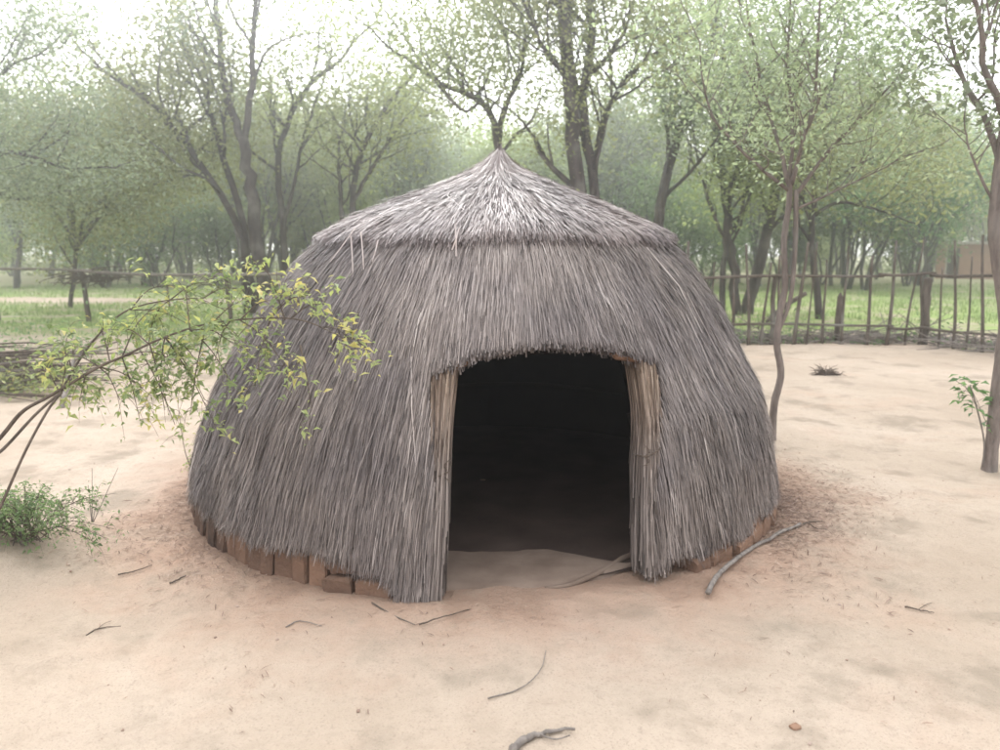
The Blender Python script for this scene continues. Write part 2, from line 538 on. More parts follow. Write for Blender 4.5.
def prof_len(Pf):
    d = np.hypot(*(np.diff(Pf, axis=0).T))
    return np.concatenate([[0], np.cumsum(d)])


def sample(Pf, S, s):
    """r,z and outward normal on the profile at arclength s (extrapolating)"""
    r = np.interp(s, S, Pf[:, 0]); z = np.interp(s, S, Pf[:, 1])
    e = np.maximum(s - S[-1], 0)
    dl = (Pf[-1] - Pf[-2]) / (S[-1] - S[-2])
    r = r + e * dl[0] * .6; z = z + e * dl[1]
    g = np.gradient(Pf, S, axis=0)
    tr = np.interp(s, S, g[:, 0]); tz = np.interp(s, S, g[:, 1])
    L = np.hypot(tr, tz)
    return r, z, -tz / L, tr / L     # normal (nr, nz): for a profile running downwards


def surf(Pf, S, th, s, h):
    r, z, nr, nz = sample(Pf, S, s)
    lump = .012 * (vnoise(np.asarray(th) * 7, np.asarray(s) * 4, 21) - .5) * np.clip(r / .4, 0, 1) * 2
    r = r + nr * (h + lump); z = z + nz * (h + lump)
    return np.stack([axis_x(z) + r * np.sin(th), HY - r * np.cos(th), z], -1)


DOOR_L = np.array([(0, -4.6), (.22, -4.8), (.65, -5.2), (1.04, -5.4), (1.2, -5.4)])
DOOR_R = np.array([(0, 25.0), (.22, 25.2), (.62, 26.6), (1.05, 29.4), (1.2, 29.6)])
JAMB_L = np.array([(0, -9.0), (.22, -7.8), (.5, -7.5), (.75, -7.8), (1.03, -9.6), (1.2, -9.7)])
JAMB_R = np.array([(0, 29.5), (.22, 28.6), (.5, 29.0), (.75, 30.2), (1.03, 32.8), (1.2, 33.2)])
ARCH = np.array([(-11, 1.01), (-7.5, 1.05), (-2.5, 1.12), (3.7, 1.155), (11, 1.17), (20.5, 1.15), (28.5, 1.10), (34, 1.03)])


def arch(thd):
    return np.interp(thd, ARCH[:, 0], ARCH[:, 1]) + .012 * (vnoise(thd * .6, thd * 0, 5) - .5)


def in_door(th, z, jamb=True):
    d = np.degrees(th)
    a = np.interp(z, DOOR_L[:, 0], DOOR_L[:, 1]); b = np.interp(z, DOOR_R[:, 0], DOOR_R[:, 1])
    if jamb:                                   # the wall thatch laps over the outer part of each jamb, more so low down
        k_ = np.interp(z, [0, .5, 1.0], [.30, .45, 1.0])
        a = a + (np.interp(z, JAMB_L[:, 0], JAMB_L[:, 1]) - a) * k_
        b = b + (np.interp(z, JAMB_R[:, 0], JAMB_R[:, 1]) - b) * k_
    return (d > a) & (d < b) & (z < arch(d))


def hem(thd):
    """height of the ragged lower edge of the wall thatch"""
    base = np.interp(thd, [-180, -75, -60, -40, -20, -13, -9, 25, 32, 40, 60, 90, 180], [.23, .23, .21, .20, .19, .14, .01, .09, .125, .155, .165, .15, .23])
    return base + .03 * (vnoise(thd * .25, thd * 0, 8) - .5) * 2 + .02 * (vnoise(thd * .9, thd * 0, 18) - .5)


hut = thing('thatched_hut', 'round grass-thatched hut with pointed roof cap and dark open doorway', 'hut', (HX, HY, 0))
HO = (HX, HY, 0)
WD = WALL[::-1].copy()           # running downwards from the eave
SW = prof_len(WD)
SC = prof_len(CAP)


def strands(mb, Pf, S, n, smin, smax, Lr, wr, hr, tint_fn, door=True, drift=.035, run=0.0, hemclip=True, bias=1.0):
    th = RNG.uniform(-pi, pi, n)
    # weight the sampling by radius so the cover is even
    s0 = smin + (smax - smin) * RNG.random(n) ** bias
    r0 = sample(Pf, S, s0)[0]
    keep = RNG.random(n) < np.clip(r0 / Pf[:, 0].max() + .10, 0, 1)
    # nothing is seen of the far side: thin it there
    keep &= (np.abs(th) < 2.2) | (RNG.random(n) < .45)
    th, s0 = th[keep], s0[keep]
    n = len(th)
    L = RNG.uniform(*Lr, n)
    s1 = s0 + L
    rag = 0 if door else .08 * (vnoise(th * 2.2, th * 0, 88) - .5) + .06 * (vnoise(th * 8, th * 0, 89) - .5)
    s1 = np.minimum(s1, S[-1] + run * RNG.random(n) + rag)
    if door:
        thd = np.degrees(th)
        if hemclip:
            # clip at the hem height
            sh = np.interp(-hem(thd), -Pf[:, 1], S)
            s1 = np.minimum(s1, sh + RNG.normal(0, .022, n) + .012)
        za = arch(thd)
        sa = np.interp(-za, -Pf[:, 1], S)
        z0 = sample(Pf, S, s0)[1]
        over = (thd > -9.5) & (thd < 32.5) & (z0 > za)
        s1 = np.where(over, np.minimum(s1, sa + RNG.normal(0, .012, n) + .008), s1)
    dth = RNG.normal(0, 1, n) * drift / np.maximum(r0[keep], .12) * (L / .3)
    lump = (vnoise(th * 9, s0 * 6.0, 31) - .5) * .018
    dth = dth + lump * (L / .3) * .6
    ok = (s1 - s0) > .04
    h0 = RNG.uniform(hr[0], hr[1], n)
    h1 = h0 + RNG.normal(.012, .012, n)
    K = 3
    tt = np.linspace(0, 1, K)
    ths = th[:, None] + dth[:, None] * tt[None, :]
    ss = s0[:, None] + (s1 - s0)[:, None] * tt[None, :]
    hh = h0[:, None] + (h1 - h0)[:, None] * tt[None, :] + .006 * np.sin(tt * pi)[None, :]
    Pm = surf(Pf, S, ths, ss, hh)
    if door:
        for j in range(K):
            ok &= ~in_door(ths[:, j], Pm[:, j, 2])
    # turn each stalk about its own length
    dirv = Pm[:, -1] - Pm[:, 0]; dirv /= np.linalg.norm(dirv, axis=1)[:, None] + 1e-9
    tang = np.stack([np.cos(th), np.sin(th), np.zeros(n)], -1)
    tang -= dirv * (tang * dirv).sum(1)[:, None]; tang /= np.linalg.norm(tang, axis=1)[:, None] + 1e-9
    nn = np.cross(tang, dirv)
    roll = RNG.normal(0, .38, n)
    side = tang * np.cos(roll)[:, None] + nn * np.sin(roll)[:, None]
    wd = RNG.uniform(*wr, n)
    wk = wd[:, None] * np.array([1, .95, .55])[None, :]
    ti = tint_fn(th, s0, h0, n)
    mb.ribbons(Pm[ok], wk[ok], side[ok], ti[ok])


def t_wall(th, s, h, n):
    patch = vnoise(th * 4, s * 2.5, 41) * .20
    streak = vnoise(th * 40, s * 5, 42) * .12
    hi = (RNG.random(n) < .07) * .25
    sheen = .20 * np.exp(-((np.degrees(th) - 5) / 22) ** 2) * np.clip(1.3 - s, 0, 1)  # painted sheen: straw tinted paler in a band above the door
    return np.clip(.17 + patch + streak + sheen + RNG.normal(0, .15, n) + hi + (h - .008) * 9, 0, 1)


# wall shell (outer + inner skin, joined at the door edges)
mb = MB()
NTH, NS = 240, 40
the = np.linspace(-pi, pi, NTH + 1); sse = np.linspace(0, SW[-1], NS + 1)
T2, S2 = np.meshgrid(the, sse)
Vo = surf(WD, SW, T2, S2, -.012)
Vo[:, -1] = Vo[:, 0]
fa = []
for i in range(NS):
    for j in range(NTH):
        thc = (the[j] + the[j + 1]) / 2; zc = Vo[i:i + 2, j:j + 2, 2].mean()
        if in_door(np.array(thc) + .026, np.array(zc), False) or in_door(np.array(thc) - .026, np.array(zc), False) or zc < hem(np.degrees(thc)) + .01:
            continue
        a = i * (NTH + 1) + j
        fa.append((a, a + 1, a + NTH + 2, a + NTH + 1))
mb.add(Vo.reshape(-1, 3), fa, .05)
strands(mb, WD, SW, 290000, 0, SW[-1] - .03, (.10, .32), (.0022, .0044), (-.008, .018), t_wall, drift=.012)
strands(mb, WD, SW, 90, 0.1, SW[-1] - .25, (.3, .6), (.003, .005), (.025, .04), lambda th, s, h, n: RNG.uniform(.5, 1, n), drift=.06)
# thick fringe above the doorway: stalk ends seen from below
n = 5200
thd = RNG.uniform(-9.5, 32.5, n); th = np.radians(thd)
za = arch(thd)
sa = np.interp(-za, -WD[:, 1], SW)
dep = RNG.uniform(-.09, .02, n)
s1 = sa + RNG.normal(0, .014, n) + .004 + dep * .25
s0 = s1 - RNG.uniform(.1, .25, n)
tt = np.linspace(0, 1, 3)
ths = th[:, None] + RNG.normal(0, .012, n)[:, None] * tt
Pm = surf(WD, SW, ths, s0[:, None] + (s1 - s0)[:, None] * tt, np.repeat(dep[:, None], 3, 1))
mb.ribbons(Pm, RNG.uniform(.004, .008, n), np.stack([np.cos(th), np.sin(th), np.zeros(n)], -1), np.clip(RNG.normal(.35, .15, n), 0, 1))
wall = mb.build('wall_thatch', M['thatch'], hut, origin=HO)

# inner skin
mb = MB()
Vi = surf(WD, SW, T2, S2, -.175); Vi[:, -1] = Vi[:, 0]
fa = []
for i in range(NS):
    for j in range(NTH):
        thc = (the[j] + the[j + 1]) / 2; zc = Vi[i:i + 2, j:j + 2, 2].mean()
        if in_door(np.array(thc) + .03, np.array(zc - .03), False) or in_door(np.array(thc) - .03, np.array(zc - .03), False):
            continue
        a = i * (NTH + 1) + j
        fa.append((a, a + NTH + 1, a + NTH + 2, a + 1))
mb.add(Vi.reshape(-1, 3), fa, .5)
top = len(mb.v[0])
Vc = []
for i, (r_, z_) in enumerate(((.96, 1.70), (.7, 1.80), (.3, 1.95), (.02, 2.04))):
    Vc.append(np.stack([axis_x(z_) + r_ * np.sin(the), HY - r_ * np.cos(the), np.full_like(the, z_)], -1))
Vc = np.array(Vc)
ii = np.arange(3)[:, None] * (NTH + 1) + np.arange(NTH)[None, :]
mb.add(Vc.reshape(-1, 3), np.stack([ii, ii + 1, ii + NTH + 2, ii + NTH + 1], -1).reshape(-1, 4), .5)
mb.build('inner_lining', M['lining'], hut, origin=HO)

# wooden hoops and rafters tied inside (dim, seen from the doorway)
for zz in (.45, .8, 1.1, 1.4):
    mb = MB()
    r_ = np.interp(zz, WALL[:, 1], WALL[:, 0]) - .20
    a0, a1 = (30, 330) if zz < 1.1 else (0, 360)
    an = np.radians(np.linspace(a0 + (4 if a0 else 0), a1 - (22 if a0 else 0), 50)) + (0 if a0 == 0 else 0)
    mb.tube(np.stack([axis_x(zz) + r_ * np.sin(an), HY - r_ * np.cos(an), zz + .01 * np.sin(an * 7)], -1), .014, 6, .4)
    mb.build('hoop', M['hoop'], hut, origin=HO)

# roof cap
mb = MB()
sse = np.linspace(0, SC[-1] - .05, 26)
T2c, S2c = np.meshgrid(the, sse)
Vo = surf(CAP, SC, T2c, S2c, -.012); Vo[:, -1] = Vo[:, 0]
Vu = surf(CAP, SC, the, np.full_like(the, SC[-1] - .06), -.045)
Vin = np.stack([axis_x(1.74) + 1.04 * np.sin(the), HY - 1.04 * np.cos(the), np.full_like(the, 1.72)], -1)
Vall = np.vstack([Vo.reshape(-1, 3), Vu, Vin])
ii = np.arange(27)[:, None] * (NTH + 1) + np.arange(NTH)[None, :]
mb.add(Vall, np.stack([ii, ii + 1, ii + NTH + 2, ii + NTH + 1], -1).reshape(-1, 4), .05)


def t_cap(th, s, h, n):
    streak = vnoise(th * 30, s * 1.2, 52) * .25
    hi = (RNG.random(n) < .06) * .25
    tip = np.clip(1 - s / .5, 0, 1) * .12
    return np.clip(.22 + streak + vnoise(th * 3, s * 3, 51) * .2 + RNG.normal(0, .15, n) + hi + tip + (h - .012) * 5, 0, 1)


strands(mb, CAP, SC, 100000, .0, SC[-1] - .03, (.08, .28), (.0023, .0055), (-.008, .024), t_cap, door=False, run=.08, drift=.013, bias=.75)
strands(mb, CAP, SC, 14000, .0, .45, (.2, .5), (.002, .0045), (-.004, .02), t_cap, door=False, drift=.012)
strands(mb, CAP, SC, 160, .3, SC[-1] - .3, (.3, .6), (.0025, .004), (.025, .04), lambda th, s, h, n: RNG.uniform(.5, 1, n), door=False, run=.1, drift=.05)
# ragged thick eave: several layers of stalk ends under the edge
n = 16000
th = RNG.uniform(-pi, pi, n); dep = RNG.uniform(-.042, .015, n)
s1 = SC[-1] + RNG.normal(.012, .042, n) + dep * .3 + .08 * (vnoise(th * 2.2, th * 0, 88) - .5) + .06 * (vnoise(th * 8, th * 0, 89) - .5)
s0 = s1 - RNG.uniform(.12, .25, n)
ths = th[:, None] + RNG.normal(0, .03, n)[:, None] * tt
Pm = surf(CAP, SC, ths, s0[:, None] + (s1 - s0)[:, None] * tt, dep[:, None] + np.array([0, .0, -.012])[None, :])
mb.ribbons(Pm, RNG.uniform(.0035, .007, n), np.stack([np.cos(th), np.sin(th), np.zeros(n)], -1), np.clip(RNG.normal(.36, .17, n), 0, 1))
# a few long pale stalks hanging loose from the eave
for (u0, v0, u1, v1) in ((351, 236, 353, 283), (361, 232, 364, 278), (355, 228, 330, 262), (455, 224, 456, 256), (459, 228, 452, 250), (378, 240, 372, 262)):
    a = at(u0, v0, 4.22); b = at(u1, v1, 4.2)
    if u0 > 400:
        a[1] = 4.0; b[1] = 3.99
        a = at(u0, v0, 4.0); b = at(u1, v1, 3.985)
    Pm = np.stack([a, (a + b) / 2 + np.array([.004, -.01, 0]), b])[None]
    mb.ribbons(Pm, np.array([.006]), np.array([[1., 0, 0]]), np.array([.95]))
# pointed tuft bound at the top
for i in range(260):
    a0 = random.uniform(0, 2 * pi); r1 = random.uniform(.05, .14); zt = random.uniform(2.23, 2.315) + (.04 * random.random() if i % 9 == 0 else 0)
    x0 = axis_x(2.3)
    Pm = np.array([[x0 + .012 * cos(a0 + 1), HY + .012 * sin(a0 + 1), zt], [x0 + .035 * cos(a0), HY + .035 * sin(a0), 2.225], [x0 + r1 * cos(a0), HY + r1 * sin(a0), 2.275 - r1 * 1.05]])[None]
    mb.ribbons(Pm, np.array([random.uniform(.004, .008)]), np.array([[-sin(a0), cos(a0), 0]]), np.array([random.uniform(.1, .6)]))
mb.build('roof_cap', M['cap'], hut, origin=HO)


# reed bundles forming the two door jambs
def jamb(inner, outer, seed, flare, zlow, lab):
    mb = MB()
    n = 4200
    f = RNG.random(n)
    dep = RNG.uniform(-.13, .006, n)
    zt = RNG.uniform(.55, 1.06, n); zt[: n // 2] = RNG.uniform(.95, 1.07, n // 2)
    Lz = RNG.uniform(.35, 1.1, n)
    zb = np.maximum(zt - Lz, zlow + RNG.normal(0, .02, n) + .01)
    K = 5
    t5 = np.linspace(0, 1, K)
    zz = zt[:, None] + (zb - zt)[:, None] * t5
    a = np.interp(zz, inner[:, 0], inner[:, 1]); b = np.interp(zz, outer[:, 0], outer[:, 1])
    thd = a + (b - a) * np.clip(f[:, None] + RNG.normal(0, .04, (n, K)) * .5, -.03, 1.12) + RNG.normal(0, .25, n)[:, None] * t5
    r = np.interp(zz, WALL[:, 1], WALL[:, 0])
    fl = flare * np.clip((.35 - zz) / .35, 0, 1) ** 1.5 * np.clip((dep[:, None] + .11) / .14, 0, 1)
    r = r + dep[:, None] + fl + .01 * np.sin(zz * 9 + f[:, None] * 20)
    th = np.radians(thd)
    Pm = np.stack([axis_x(zz) + r * np.sin(th), HY - r * np.cos(th), zz], -1)
    side = np.stack([np.cos(th[:, 0]), np.sin(th[:, 0]), np.zeros(n)], -1)
    nr = np.stack([np.sin(th[:, 0]), -np.cos(th[:, 0]), np.zeros(n)], -1)
    roll = RNG.normal(0, .7, n)
    side = side * np.cos(roll)[:, None] + nr * np.sin(roll)[:, None]
    edge = np.clip(1 - f * 1.5, 0, 1)
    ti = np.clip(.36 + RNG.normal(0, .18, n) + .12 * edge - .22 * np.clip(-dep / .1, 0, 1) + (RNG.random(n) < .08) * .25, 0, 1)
    mb.ribbons(Pm, RNG.uniform(.0028, .006, n), side, ti)
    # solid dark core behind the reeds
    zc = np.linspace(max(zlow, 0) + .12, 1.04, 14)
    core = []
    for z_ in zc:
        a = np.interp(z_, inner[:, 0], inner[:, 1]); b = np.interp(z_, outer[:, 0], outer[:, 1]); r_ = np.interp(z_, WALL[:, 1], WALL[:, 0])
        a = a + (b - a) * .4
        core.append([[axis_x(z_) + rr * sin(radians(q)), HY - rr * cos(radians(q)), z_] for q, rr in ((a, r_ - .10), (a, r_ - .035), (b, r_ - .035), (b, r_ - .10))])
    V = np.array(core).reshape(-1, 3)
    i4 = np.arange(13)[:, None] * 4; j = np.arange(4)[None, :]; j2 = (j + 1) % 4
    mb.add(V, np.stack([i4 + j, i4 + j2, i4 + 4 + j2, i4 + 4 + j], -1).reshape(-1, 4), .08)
    o = mb.build('door_jamb', M['reed'], hut, origin=HO)
    if lab: o['label'] = lab
    # bark string tied round the bundle
    mb = MB()
    zt_ = .62
    a = float(np.interp(zt_, inner[:, 0], inner[:, 1])); b = float(np.interp(zt_, outer[:, 0], outer[:, 1])); r_ = np.interp(zt_, WALL[:, 1], WALL[:, 0])
    sgn = 1 if b > a else -1
    loop = [(a - sgn * .3, r_ - .10), (a - sgn * .4, r_ + .0), (a + sgn * .5, r_ + .016), ((a + b) / 2, r_ + .018), (b - sgn * .6, r_ + .012)]
    pts = [[axis_x(zt_) + rr * sin(radians(q)), HY - rr * cos(radians(q)), zt_ + .012 * i * (1 if sgn > 0 else -1)] for i, (q, rr) in enumerate(loop)]
    mb.tube(smooth_line(pts, 14), .004, 6, .3)
    e = np.array(pts[1])
    for dz in (.03, -.02):
        mb.tube(smooth_line([e, e + np.array([-sgn * -.02, -.015, dz]), e + np.array([sgn * -.012, -.02, dz * 2.2])], 6), .0025, 6, .6)
    mb.build('binding', M['twig'], o, origin=HO)


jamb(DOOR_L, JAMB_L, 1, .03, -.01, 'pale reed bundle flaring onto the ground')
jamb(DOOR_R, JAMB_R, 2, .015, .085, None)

# lintel pole whose ends show at the upper door corners
mb = MB()
an = np.radians(np.linspace(-9.6, 32.6, 24))
zl = np.interp(np.degrees(an), ARCH[:, 0], ARCH[:, 1]) + .028
zl = .5 * zl + .5 * (1.035 + .0 * zl)
r_ = np.interp(zl, WALL[:, 1], WALL[:, 0]) - .03
r_ = np.where((np.degrees(an) > -4) & (np.degrees(an) < 25), r_ - .05, r_)
zl = np.where((np.degrees(an) > -4) & (np.degrees(an) < 25), np.interp(np.degrees(an), ARCH[:, 0], ARCH[:, 1]) + .03, zl)
mb.tube(np.stack([axis_x(zl) + r_ * np.sin(an), HY - r_ * np.cos(an), zl], -1), .02, 6, .5, rough=.2)
mb.build('lintel', M['pole'], hut, smooth=True, origin=HO)

# mud-brick plinth under the thatch
mb = MB()
thd = -178.0
while thd < 178:
    left = thd < -24
    wdeg = random.uniform(2.6, 3.6) if left else random.uniform(4.2, 6.5)
    th = radians(thd + wdeg / 2)
    if not (-9.5 < thd + wdeg / 2 < 31.5):
        wm = radians(wdeg) * 1.87
        dark = thd < -48
        if left:                                   # bricks set on end
            mb.box((HX + 1.835 * sin(th), HY - 1.835 * cos(th), .085 + random.uniform(-.02, .012)), (wm * random.uniform(.86, .97), random.uniform(.10, .14), .24), th, (.28 if dark else 0) + random.gauss(0, .06), random.uniform(.0, .3) if dark else random.uniform(.3, .65), .02, .12)
        else:                                      # two courses laid flat
            for zc, hh in ((.04, .125), (.16, .115)):
                o_ = random.uniform(-.01, .01)
                mb.box((HX + (1.878 + o_ - zc * .25) * sin(th), HY - (1.878 + o_ - zc * .25) * cos(th), zc), (wm * random.uniform(.92, .99), random.uniform(.12, .16), hh * .93), th, random.gauss(0, .05), random.uniform(.3, .75), .02, .12)
    thd += wdeg
# mud core joining the bricks
tha = np.radians(np.concatenate([np.linspace(33, 350, 130)]))
rings = []
for r_, z_ in ((1.85, -.08), (1.82, .27), (1.805, .275), (1.80, .2)):
    rings.append(np.stack([HX + r_ * np.sin(tha), HY - r_ * np.cos(tha), np.full_like(tha, z_)], -1))
V = np.array(rings).reshape(-1, 3); nn_ = len(tha)
ii = np.arange(3)[:, None] * nn_ + np.arange(nn_ - 1)[None, :]
mb.add(V, np.stack([ii, ii + 1, ii + nn_ + 1, ii + nn_], -1).reshape(-1, 4), .25)
mb.build('mud_brick_plinth', M['brick'], hut, origin=HO)

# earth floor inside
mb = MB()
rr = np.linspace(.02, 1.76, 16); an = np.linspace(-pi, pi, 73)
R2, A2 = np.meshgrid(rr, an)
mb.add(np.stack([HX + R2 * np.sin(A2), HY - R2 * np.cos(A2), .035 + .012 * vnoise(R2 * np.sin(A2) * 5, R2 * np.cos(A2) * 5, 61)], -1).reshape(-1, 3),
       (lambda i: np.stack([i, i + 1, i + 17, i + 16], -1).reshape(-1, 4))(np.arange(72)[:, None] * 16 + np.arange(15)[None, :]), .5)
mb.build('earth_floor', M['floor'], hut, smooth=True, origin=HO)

# low moulded sill in the doorway
mb = MB()
na, nr_ = 46, 14
th = np.radians(np.linspace(-6.5, 27, na))
rin0, rout = 1.36, 1.86
V = []
for i in range(na):
    for j in range(nr_):
        f = j / (nr_ - 1); d = np.degrees(th[i])
        rin = rin0 + .34 * np.clip((d - 12) / 14, 0, 1) ** 2
        ro = rout - .12 * np.clip((d - 12) / 14, 0, 1) ** 1.2
        r_ = rin + (ro - rin) * f
        z_ = .042 + .010 * sin(pi * min(1, f * 1.1)) - (.10 * max(0, (f - .86) / .14) ** 1.5) + .008 * float(vnoise(i * .3, j * .5, 71))
        V.append((HX + r_ * sin(th[i]), HY - r_ * cos(th[i]), z_))
ii = np.arange(na - 1)[:, None] * nr_ + np.arange(nr_ - 1)[None, :]
mb.add(V, np.stack([ii, ii + nr_, ii + nr_ + 1, ii + 1], -1).reshape(-1, 4), .5)
sill = mb.build('door_sill', M['sill'], hut, smooth=True, origin=HO)
# rounded mud lip sweeping up to the right jamb
mb = MB()
pts = [on_ground(545, 588, .03), on_ground(570, 585, .035), on_ground(600, 572, .045), on_ground(625, 558, .05), on_ground(640, 552, .05)]
mb.tube(smooth_line(pts, 22), np.interp(np.linspace(0, 1, 22), [0, .3, 1], [.008, .015, .018]), 6, .5, rough=.25)
mb.build('sill_lip', M['sill'], sill, smooth=True, origin=HO)


# ------------------------------------------------------------------ trees
def unit(v):
    return v / (np.linalg.norm(v) + 1e-9)


class Tree:
    def __init__(self, rng):
        self.w = MB(); self.tips = []; self.r = rng

    def grow(self, p, d, L, rad, depth, maxd, up=.12, spread=.8, kids=(3, 4), wig=.16, sides=6):
        r = self.r
        n = 6 if depth < 2 else 4
        pts = [np.array(p, float)]; dd = unit(np.array(d, float))
        for i in range(n):
            dd = unit(dd + r.normal(0, wig, 3) + np.array([0, 0, up]))
            pts.append(pts[-1] + dd * L / n)
        pts = np.array(pts)
        rads = np.linspace(rad, rad * (.55 if depth < maxd else .3), n + 1)
        self.w.tube(pts, rads, sides if depth < 2 else (5 if depth < 3 else 4), r.uniform(.3, .7), cap=(sides == 6 and depth < 2))
        if depth >= maxd:
            self.tips.append((pts[-1], dd)); self.tips.append((pts[n // 2], dd))
            return
        k_ = r.integers(kids[0], kids[1] + 1)
        for i in range(k_):
            t = r.uniform(.4, .95) if i else 1.0
            j = min(int(t * n), n)
            ax = unit(r.normal(0, 1, 3)); ax[2] *= .5
            nd = unit(unit(pts[j] - pts[max(j - 1, 0)]) + ax * spread * (r.uniform(.5, 1.1) if i else .35))
            self.grow(pts[j], nd, L * r.uniform(.5, .75), rads[j] * (.62 if i else .85), depth + 1, maxd, up, spread, kids, wig, sides)

    def limb(self, pts, r0, r1, n=14, sub=7, t0=.45, L=1.6, maxd=2, up=.08, sides=6, kids=(2, 3)):
        """a limb along given points, sprouting smaller branches on its upper length"""
        P_ = smooth_line(pts, n)
        jit = self.r.normal(0, r0 * .18, P_.shape); jit[0] = 0
        P_ = P_ + jit
        R_ = np.linspace(r0, r1, n)
        self.w.tube(P_, R_, 8 if sides == 8 else 6, self.r.uniform(.3, .7))
        for i in range(sub):
            t = t0 + (1 - t0) * (i + self.r.random()) / max(sub, 1)
            j = min(int(t * (n - 1)), n - 2)
            ax = self.r.normal(0, 1, 3); ax[2] = abs(ax[2]) * .4 + .1
            d = unit(unit(P_[j + 1] - P_[j]) * .6 + unit(ax))
            self.grow(P_[j], d, L * self.r.uniform(.6, 1.2), R_[j] * .5, 1, 1 + maxd - 1, up, .85, kids, .18)
        if sub:
            self.grow(P_[-1], unit(P_[-1] - P_[-2]), L, r1 * .9, 1, maxd, up, .85, kids, .18)

    def leaves(self, per, spread, size, tshift=0.0, up=.3, drop=0.0, aspect=.5, flat=.8):
        r = self.r
        C = np.array([t[0] for t in self.tips])
        n = len(C) * per
        idx = np.repeat(np.arange(len(C)), per)
        off = r.normal(0, 1, (n, 3)) * spread * np.array([1, 1, flat])
        L = C[idx] + off
        L[:, 2] -= drop * r.random(n) * spread
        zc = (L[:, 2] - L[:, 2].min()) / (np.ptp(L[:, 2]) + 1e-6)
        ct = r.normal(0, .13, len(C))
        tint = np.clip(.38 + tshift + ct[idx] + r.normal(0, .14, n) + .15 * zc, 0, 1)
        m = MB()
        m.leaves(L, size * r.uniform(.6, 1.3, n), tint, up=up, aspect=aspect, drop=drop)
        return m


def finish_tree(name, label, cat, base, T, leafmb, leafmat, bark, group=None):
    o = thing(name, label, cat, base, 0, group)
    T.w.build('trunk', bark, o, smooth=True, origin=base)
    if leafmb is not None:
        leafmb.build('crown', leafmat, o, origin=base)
    return o


# --- the trees one can tell apart, from their limbs
def key_tree(label, y, limbs, leafmat, seed, per=60, dens=1.8, spread=.45, size=.11, sub=8, L=1.7, bark=None, name='woodland_tree', dy=None, tshift=0.0, t0=.4, group='trees of the surrounding woodland', drop=0.0, flat=.8):
    T = Tree(np.random.default_rng(seed))
    px = y / F
    b0 = at(*limbs[0][0][0], y); base = (float(b0[0]), float(b0[1]), G(b0[0], b0[1]))
    for k_, (pp, w0, w1, s_) in enumerate(limbs):
        dep = [y + (0 if dy is None or k_ == 0 else dy[k_] * i / (len(pp) - 1)) for i in range(len(pp))]
        pts = np.array([at(u, v, d_) for (u, v), d_ in zip(pp, dep)])
        if k_ == 0 or pp[0][1] > 280:
            gzz = G(pts[0][0], pts[0][1])
            pts[0][2] = gzz - .05
        T.limb(pts, w0 * px * .41, w1 * px * .41, sub=s_, t0=t0, L=L)
    return finish_tree(name, label, 'tree', base, T, T.leaves(int(per * dens), spread * 1.15, size * 1.05, tshift, drop=drop, flat=flat) if T.tips else None, leafmat, bark or M['bark'], group)


key_tree('dark forked trunk splitting into two upright limbs beyond the rail fence', 20.0,
         [([(263, 302), (258, 240), (250, 180), (243, 140)], 19, 12, 0), ([(243, 142), (228, 100), (220, 50), (216, -30)], 10, 6, 7), ([(244, 142), (251, 95), (252, 50), (257, -5)], 9, 5, 6)], M['leaf_grey'], 101, dens=1.25, per=46, dy=[0, .6, -.5], size=.12)
key_tree('tree of two slim stems leaning outward beside the dark forked trunk', 20.6,
         [([(247, 302), (240, 232), (200, 165), (160, 112), (122, 82)], 10, 5, 9), ([(254, 302), (243, 225), (222, 150), (211, 110), (203, 85)], 10, 5, 7), ([(200, 166), (180, 120), (171, 80)], 5, 3, 5)], M['leaf_pale'], 102, dens=1.25, per=60, size=.12, dy=[0, .5, 1])
key_tree('slim curved tree just behind the thatch slope with a bowed upper stem', 22.0,
         [([(288, 300), (283, 220), (277, 170), (285, 130), (305, 90), (332, 66)], 9, 5, 9), ([(284, 225), (296, 175), (303, 140), (318, 95)], 5, 3, 5)], M['leaf_pale'], 103, dens=1.25, per=60, size=.12)
key_tree('thin tree forking low behind the roof cap slope', 22.0,
         [([(352, 300), (353, 200), (362, 150), (386, 105)], 9, 5, 8), ([(353, 202), (374, 165), (396, 130)], 6, 3, 6), ([(348, 300), (341, 200), (338, 165)], 6, 4, 4)], M['leaf_pale'], 104, dens=1.25, per=60, size=.12)
key_tree('twisted slender tree rising straight behind the pointed roof tip', 17.0,
         [([(507, 320), (503, 200), (499, 150), (492, 115), (470, 95), (440, 84)], 11, 5, 10), ([(499, 150), (502, 115), (520, 75), (525, 30)], 7, 4, 8), ([(480, 102), (462, 110), (430, 75)], 4, 3, 5)], M['leaf_pale'], 105, dens=2.0, per=60, size=.10, dy=[0, .5, -.5])
key_tree('tallest tree, thick twin grey trunks standing behind the hut', 16.0,
         [([(590, 335), (577, 180), (569, 80), (561, -60)], 19, 15, 3), ([(596, 330), (594, 190), (584, 105), (590, 40), (584, -50)], 13, 9, 4), ([(593, 195), (602, 125), (632, 72), (684, 34)], 8, 4, 10), ([(569, 82), (545, 50), (520, -5)], 6, 3, 7), ([(594, 170), (604, 130), (612, 80), (600, -20)], 5, 3, 5), ([(571, 100), (556, 60), (534, 40)], 4, 2, 5)],
         M['leaf_pale'], 106, dens=2.3, per=48, size=.095, dy=[0, .4, 1.0, -.8, .5, .6], t0=.3)
key_tree('grey tree bending to one side beyond the slope of the roof', 20.0,
         [([(653, 305), (662, 200), (676, 140), (697, 90), (716, 25)], 14, 7, 9), ([(675, 142), (672, 100), (664, 60)], 7, 4, 6), ([(662, 200), (690, 172), (708, 150)], 5, 3, 5)], M['leaf_grey'], 107, per=55, size=.11, dy=[0, .5, -.6])
